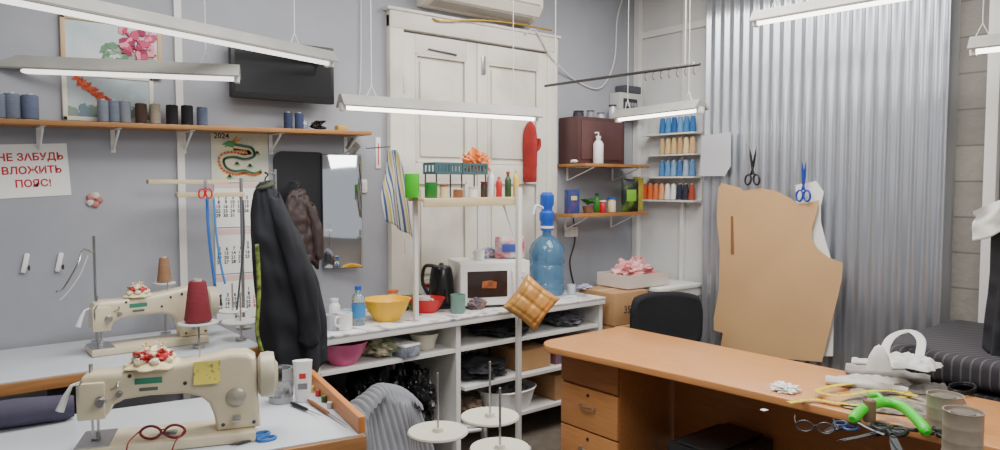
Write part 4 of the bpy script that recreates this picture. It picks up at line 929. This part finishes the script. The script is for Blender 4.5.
    for (x,z) in ((.09,.225),(.24,.19),(.28,.23),(.33,.24),(.435,.05),(.345,.05)):
        g=G(); g.lathe([(0,.003),(.005,.003),(.006,0),(0,0)],(x,-.049,z),10,rot=(R(90),0,0)); g.out('screw',dsteel,parent=t)
    if note:
        g=G(); g.grid(lambda u,v:Vector((.265+(u)*.075,-.052-.010*(1-v)**2,.185+v*.068)),6,6); g.out('sticky_note',M('note_yellow',(236,222,100),.7,col2=(150,150,100),ns=70,lo=.36,hi=.42),parent=t)
    return t
p=onZ(97,352,ZS); m1=machine((p.x+.02,3.53,ZS+.001),0,'cream industrial sewing machine on the table by the wall',.97)
p=onZ(101,449,ZS); m2=machine((p.x,p.y,ZS+.001),R(-20),'cream industrial sewing machine with yellow note, nearer one',.93,note=True)
bpy.context.view_layer.update()
def tstand(loc,h,label,arm=None,disc=()):
    t=T('thread_stand',label,'thread stand',loc)
    g=G(); g.tube([(0,0,0),(0,0,h)],.006,8); g.lathe([(0,0),(.025,0),(.025,.012),(0,.014)]); g.out('pole',steel,parent=t)
    if arm:
        g=G(); g.tube(cat_pts(arm,5),.004,6); g.out('guide_arm',steel,parent=t)
    for (x,y,z,r_) in disc:
        g=G(); g.lathe([(0,z),(r_,z),(r_*1.03,z+.004),(r_,z+.008),(0,z+.006)],(x,y,0),32); g.out('spool_disc',white,parent=t)
        g=G(); g.tube([(x,y,z),(x,y,z+.14)],.004,8); g.out('spool_pin',steel,parent=t)
        if abs(x)+abs(y)>1e-3:
            g=G(); g.tube([(0,0,z-.004),(x,y,z-.004)],.005,6); g.out('support_arm',steel,parent=t)
    return t
q=atY_(92,3.76,ZS+.001); tstand(q,.50,'steel thread stand with wire arm behind rear machine',arm=[(0,0,.42),(-.05,-.03,.44),(-.08,-.08,.38),(-.14,-.1,.28),(-.17,-.12,.27)])
g=G(); g.tube(cat_pts([onY(60,300,3.6),onY(68,292,3.6),onY(80,275,3.6),onY(88,255,3.6)],5),.002,6); g.out('thread_strand',M('thread_white',(220,220,220),.7),label='white thread running down from the stand',cat='thread')
q=atY_(241,3.66,ZS+.001)
zw=onY(210,195,3.6).z-ZS; zu=onY(190,182,3.6).z-ZS
st=T('thread_stand','tall stand with two pale wooden cross arms','thread stand',q)
g=G(); g.tube([(0,0,0),(0,0,zu+.02)],.008,10); g.lathe([(0,0),(.04,0),(.04,.01),(0,.012)]); g.out('pole',steel,parent=st)
xa=atY_(178,3.66,0).x-q.x; xb=atY_(150,3.66,0).x-q.x; xc=atY_(230,3.66,0).x-q.x
G().box((-xa+.02,.05,.022),(xa/2,0,zw),bev=.002).out('cross_arm',wood2,parent=st)
G().box((xc-xb,.05,.020),((xb+xc)/2,.05,zu),bev=.002).out('cross_arm',wood2,parent=st)
g=G(); g.tube([(0,0,zu),(xc,.05,zu)],.007,8); g.out('cross_link',white,parent=st)
ribbon([onY(207,198,3.60),onY(208,225,3.60),onY(211,255,3.60),onY(215,286,3.60)],.014,'ribbon',M('ribbon_blue',(40,105,185),.6),'narrow blue ribbon hanging from the wooden arm','ribbon',up=True)
ribbon([onY(214,198,3.58),onY(216,230,3.58),onY(220,260,3.58),onY(225,284,3.58)],.011,'ribbon',M('ribbon_blue2',(60,130,200),.5),'lighter blue ribbon hanging from the wooden arm','ribbon',up=True)
ribbon([onY(243,200,3.57),onY(244,240,3.57),onY(240,280,3.57),onY(236,318,3.57)],.010,'ribbon',M('ribbon_dark',(60,70,80),.6),'dark narrow tape hanging from stand','ribbon',up=True)
ribbon([onY(257,244,2.98),onY(259,290,2.98),onY(257,330,2.98),onY(262,352,2.98)],.018,'tape_measure',M('tape_green',(130,145,60),.6,col2=(50,65,30),ns=40),'green and yellow tape measure hanging by the jacket','tape measure',up=True)
p=onY(205,188,3.57); scissors(p,(R(90),0,0),red,.12,'small red-handled scissors hanging at wooden arm',s=.75)
# cones at the rear machine
q=atY_(195,3.36,ZS+.001); zt_=onY(194,323,3.36).z
tstand(q,zt_-ZS+.01,'short steel stand with round disc for thread cone',disc=((.0,.0,zt_-ZS-.006,.085),))
spool(Vector((q.x,q.y,zt_+.004)),(135,45,55),.20,.056,'large dark red thread cone on the stand disc',cone=True,group='thread cones by the rear machine',nm='thread_cone')
q=atY_(162,3.76,ZS+.001); tstand(q,.18,'steel thread stand behind the rear machine holding cone',disc=((.0,.0,.25,.05),))
spool(Vector((q.x,q.y,ZS+.26)),(150,115,85),.13,.032,'tan thread cone on the stand disc',cone=True,group='thread cones by the rear machine',nm='thread_cone')
q=atY_(238,3.40,ZS+.001); tstand(q,.08,'round white trays on short stand with thread pins',disc=((0,0,.085,.085),(.02,.17,.11,.07)))
def doily(loc,r,label):
    t=T('pincushion',label,'pincushion',loc)
    g=G(); g.lathe([(0,.008),(r*.6,.008),(r,-.004),(r*1.02,-.007),(0,0)],seg=48,fn=lambda a,z:1+.10*math.sin(a*8)); g.out('lace_base',M('lace_cream',(226,212,170),.8,b=.4,bs=60),parent=t)
    g=G(); g.blob((0,0,.020),(r*.6,r*.6,.022),.2,3,seed=1,mi=0); g.out('cushion_body',M('pin_red',(185,40,42),.7,col2=(228,216,190),ns=34,lo=.45,hi=.5),parent=t)
    g=G()
    for i in range(7):
        a=i*.9; g.blob((r*.62*math.cos(a),r*.62*math.sin(a),.012),(.014,.014,.010),.2,seed=i,sub=2)
    g.out('cloth_petals',M('petal_cream',(232,222,196),.8),parent=t)
    for i in range(6):
        a=i*1.05; g=G(); g.tube([(r*.25*math.cos(a),r*.25*math.sin(a),.032),(r*.35*math.cos(a),r*.35*math.sin(a),.050)],.001,5); g.blob((r*.35*math.cos(a),r*.35*math.sin(a),.052),(.0035,.0035,.0035),0,sub=2); g.out('pin',wplast if i%2 else yellow,parent=t)
doily(m2.matrix_world@Vector((.15,0,.250)),.075,'cream lace pincushion with red centre on the machine')
doily(m1.matrix_world@Vector((.15,0,.250)),.06,'lace pincushion with red flowers on rear machine')
def onT(px,py): return onZ(px,py,ZS+.001)
q=onT(281,401)
t=T('tin_can','grey tin with printed band beside the sewing machine','tin',q)
g=G(); g.lathe([(0,0),(.04,0),(.04,.115),(.036,.115),(.035,.01),(0,.01)]); g.out('tin_body',M('tin_grey',(165,168,172),.4,.3),parent=t)
g=G(); g.lathe([(.0405,.02),(.042,.02),(.042,.075),(.0405,.075)]); g.out('printed_band',M('band_dark',(70,75,85),.5,col2=(180,180,180),ns=40),parent=t)
q=onT(303,401)
t=T('tube_bottle','white plastic tube with small red logo','bottle',q,(0,0,R(-25)))
g=G(); g.lathe([(0,0),(.024,0),(.026,.02),(.032,.13),(.033,.14),(0,.142)],sy=.6); g.out('bottle_body',wplast,parent=t)
G().box((.022,.002,.018),(-.0,-.0175,.09)).out('printed_panel',red,parent=t)
G().box((.03,.002,.02),(-.0,-.0175,.055)).out('printed_panel',M('print_grey',(120,120,125),.5),parent=t)
gp=onZ(163,440,ZS+.031); glasses(gp,R(150),M('rim_red',(110,22,32),.3),'dark red framed glasses lying on the machine bed',.95,.004)
scissors(onT(252,441),(0,0,R(95)),M('handle_blue',(40,110,185),.4),.15,'small scissors with blue handles on sewing table',bl=dsteel,s=.85)
for (a_,b_,c_,d_,hm,lb,nm_) in ((291,405,322,418,black,'black-handled awl lying on the white table','awl'),(308,402,348,428,M('handle_brown',(140,85,50),.5),'brown-handled knife on the sewing table','knife'),(178,444,150,448,dsteel,'dark seam ripper lying on the machine bed','seam_ripper')):
    A=onT(a_,b_);B=onT(c_,d_); A.z=B.z=ZS+.008; v=(B-A); zz_=ZS+.001 if nm_!='seam_ripper' else ZS+.031; t=T(nm_,lb,'tool',(A.x,A.y,zz_),(0,0,math.atan2(v.y,v.x))); L=v.length
    g=G(); g.tube([(0,0,.007),(L*.1,0,.007),(L*.5,0,.007),(L*.55,0,.007)],[.004,.007,.006,.004],8); g.out('handle',hm,parent=t)
    g=G(); g.prism([(L*.53,-.004),(L*.95,-.003),(L,0),(L*.53,.004)],.0015,Matrix.Translation((0,0,.006))); g.out('blade',steel,parent=t)
for i,(px,py,c) in enumerate(((318,396,(190,60,50)),(312,392,(215,190,70)),(324,402,(60,110,60)),(330,408,(225,225,225)))):
    spool(onT(px,py),c,.022,.009,['red','yellow','green','white'][i]+' bobbin on the sewing table',group='bobbins on the sewing table',nm='bobbin')
p=onT(25,425)
g=G(); g.lathe([(0,-.3),(.03,-.3),(.04,-.28),(.043,0),(.04,.12),(.032,.15),(0,.15)],(0,0,.04),24,rot=(0,R(90),0),fn=lambda a,z:1+.08*math.sin(a*3+z*20)); g.out('cloth_roll',M('cloth_purple',(74,70,90),.9,n=.2,ns=12),loc=(p.x-.02,p.y,ZS+.001),rot=(0,0,R(-6)),label='rolled purple-grey cloth on the sewing table',cat='cloth')
# ---------- near chair with grey knit ----------
wr=R(8)
wc=T('chair','wooden chair behind the knitted cardigan','chair',(1.40,2.24,0),(0,0,wr))
G().box((.36,.38,.03),(0,0,.43),bev=.008).out('seat',deskw2,parent=wc)
for sx_ in (-.15,.15):
    for sy_ in (-.16,.16): G().box((.03,.03,.415),(sx_,sy_,.2075)).out('leg',deskw2,parent=wc)
G().box((.30,.025,.30),(0,.18,.59),bev=.008).out('backrest',deskw2,parent=wc)
knit=M('knit_grey',(128,131,138),.95,n=.12,ns=8)
g=G()
def kf(u,v):
    s=v; x=(u-.5)*.33*(1+.12*math.sin(v*7+u*2))
    rib=.0035*math.sin(u*95+1.5*math.sin(v*5))
    if s<.45: y=.235+.012*math.sin(u*14); z=.42+(s/.45)*.335
    elif s<.60: a=(s-.45)/.15*pi; y=.18+.055*math.cos(a); z=.755+.045*math.sin(a)
    else: y=.125-.025*math.sin(u*9+s*4)-.20*(s-.60); z=.755-(s-.60)/.40*.30
    n_=noise.noise(Vector((u*3,v*4,2)))
    droop=.09*abs(2*u-1)**2.2*min(1,max(0,(s-.3)*4))
    return Vector((x+.015*n_,y+.035*n_+rib*(.3 if .45<s<.6 else 1),z+.02*n_-droop+(rib if .42<s<.63 else 0)))
g.grid(kf,260,80); g.out('cardigan',knit,loc=(1.40,2.24,0),rot=(0,0,wr),label='grey ribbed knitted cardigan draped over the chair',cat='cardigan',solid=.012,ang=80)
# ---------- near thread stand ----------
sx0,sy0=1.13,1.46
ov=T('thread_stand','white thread stand with three round discs and pins','thread stand',(sx0,sy0,0))
g=G(); g.tube([(0,0,.02),(0,0,.95)],.010,10); g.lathe([(0,0),(.14,0),(.14,.012),(.03,.03),(0,.03)]); g.out('pole',steel,parent=ov)
for px,py,zd,pr_ in ((438,433,.95,31),(490,418,.95,30),(500,450,.93,31)):
    w0=onZ(px,py,zd); c_=w0-Vector((sx0,sy0,0)); k_=mpp(w0); r_=pr_*k_
    g=G(); g.lathe([(0,c_.z),(r_*.97,c_.z),(r_,c_.z+.003),(r_*.97,c_.z+.007),(r_*.2,c_.z+.005),(r_*.15,c_.z+.014),(0,c_.z+.014)],(c_.x,c_.y,0),36); g.out('spool_disc',M('disc_cream',(205,200,184),.5),parent=ov)
    g=G(); g.tube([(c_.x,c_.y,c_.z),(c_.x,c_.y,c_.z+.155)],.003,8); g.out('spool_pin',steel,parent=ov)
    g=G(); g.tube([(0,0,c_.z-.006),(c_.x,c_.y,c_.z-.006)],.005,8); g.out('support_arm',steel,parent=ov)
# ---------- bench on the right ----------
bn=T('padded_bench','bench covered with dark pinstriped fabric','bench',(4.03,.70,0))
strm=MS('pinstripe',[(0,(50,48,54)),(.80,(88,84,88))],30,'Y',rot=(0,0,R(25)))
g=G(); g.box((1.0,1.66,.14),(0,0,.76),bev=.05,seg=4); g.out('padded_top',strm,parent=bn)
for sx_ in (-.44,.44):
    for sy_ in (-.75,.75): G().box((.05,.05,.68),(sx_,sy_,.34)).out('leg',dsteel,parent=bn)
G().box((.94,1.5,.3),(0,0,.52),bev=.01).out('skirt',strm,parent=bn)
wcl=M('white_cloth',(216,215,212),.9,n=.08,ns=6)
def drape(loc,w,d,h,mat,label,nm,seed,cat_='shirt'):
    g=G()
    def f(u,v):
        a=(u-.5)*2;b_=(v-.5)*2; k=max(0,1-a*a)*max(0,1-b_*b_)
        n1=noise.noise(Vector((u*4,v*4,seed))); n2=noise.noise(Vector((u*9,v*9,seed+4)))
        return Vector((a*w/2*(1+.15*n1),b_*d/2*(1+.2*n2),.004+h*(k**.5)*(.7+.5*n1+.3*n2)))
    g.grid(f,36,36); return g.out(nm,mat,loc=loc,label=label,cat=cat_,ang=80)
p=onZ(908,366,.835); drape(p+Vector((.02,.0,0)),.16,.20,.05,wcl,'crumpled white shirt lying on the bench','shirt',3)
P=[onZ(890,368,.84),onZ(885,350,.87),onZ(893,336,.89),onZ(910,331,.90),onZ(921,340,.89),onZ(919,358,.85)]
g=G(); g.tube(cat_pts(P,6),.018,12,flat=.22); g.out('shirt_collar',wcl,label='stiff white collar band standing in a loop',cat='collar')
g=G(); g.lathe([(0,0),(.045,0),(.036,.05),(.016,.09),(0,.10)],seg=20,fn=lambda a,z:1+.12*math.sin(a*3)); g.out('cloth_piece',wcl,loc=onZ(875,370,.832)+Vector((.03,0,0)),label='small folded white cloth on the bench corner',cat='cloth')
# clothes rail & coat
cy_=.965
rl=T('clothes_rail','steel clothes rail projecting from the wall','rail',(4.56,cy_,1.56)); g=G(); g.tube([(0,0,0),(-1.02,0,0)],.012,10); g.out('rail',steel,parent=rl); g=G(); g.lathe([(0,0),(.035,0),(.035,.01),(0,.01)],(0,0,0),rot=(0,R(-90),0)); g.out('wall_flange',steel,parent=rl)
jacket('coat',(3.72,cy_,1.51),R(-80),[(0,0,.04),(.08,0,.10),(.2,0,.14),(.5,.0,.135),(1,0,.15)],.66,M('coat_dark',(36,36,42),.9,n=.1,b=.1),'dark coat hanging on the clothes rail',seed=8,dep=.11,cat='coat')
g=G()
def sf(u,v):
    a=(u-.5)*2; n_=noise.noise(Vector((u*3,v*3,7))); n2=noise.noise(Vector((u*8,v*5,3)))
    if v<.5: return Vector((a*.20*(1+.1*n_),-.085-.02*math.sin(a*8)-.02*(1-v*2)+.015*n2,-.13+.13*(v/.5)-.07*a*a+.04*n_))
    return Vector((a*.20,-.085+.15*((v-.5)/.5),.006*n_-.10*((v-.5)/.5)-.07*a*a))
g.grid(sf,40,30); g.out('white_cloth',wcl,loc=(3.72,cy_,1.535),rot=(0,0,R(-80)),label='white cloth draped over the coat shoulders',cat='cloth',solid=.005,ang=80)
# ---------- camera, light, world ----------
cam=bpy.data.cameras.new('cam'); cam.sensor_width=36; cam.lens=F/1000*36; cam.clip_start=.02
co=bpy.data.objects.new('camera',cam); COL.objects.link(co); co.location=(0,0,H); co.rotation_euler=(pi/2-PITCH,0,-YAW)
bpy.context.scene.camera=co
def area(loc,sz,sy,e,rot=(0,0,0),col=(1,.975,.935)):
    l=bpy.data.lights.new('ceiling_light','AREA'); l.shape='RECTANGLE'; l.size=sz; l.size_y=sy; l.energy=e; l.color=col
    o=bpy.data.objects.new('ceiling_light',l); COL.objects.link(o); o.location=loc; o.rotation_euler=rot
area((1.2,2.4,3.1),1.6,1.0,66)
area((3.2,2.2,3.1),1.0,1.8,80)
area((1.6,-.4,3.0),2,1.2,62,(R(20),0,0))
w=bpy.data.worlds.new('w'); bpy.context.scene.world=w; w.use_nodes=True
w.node_tree.nodes['Background'].inputs[0].default_value=(.93,.95,1,1); w.node_tree.nodes['Background'].inputs[1].default_value=.55
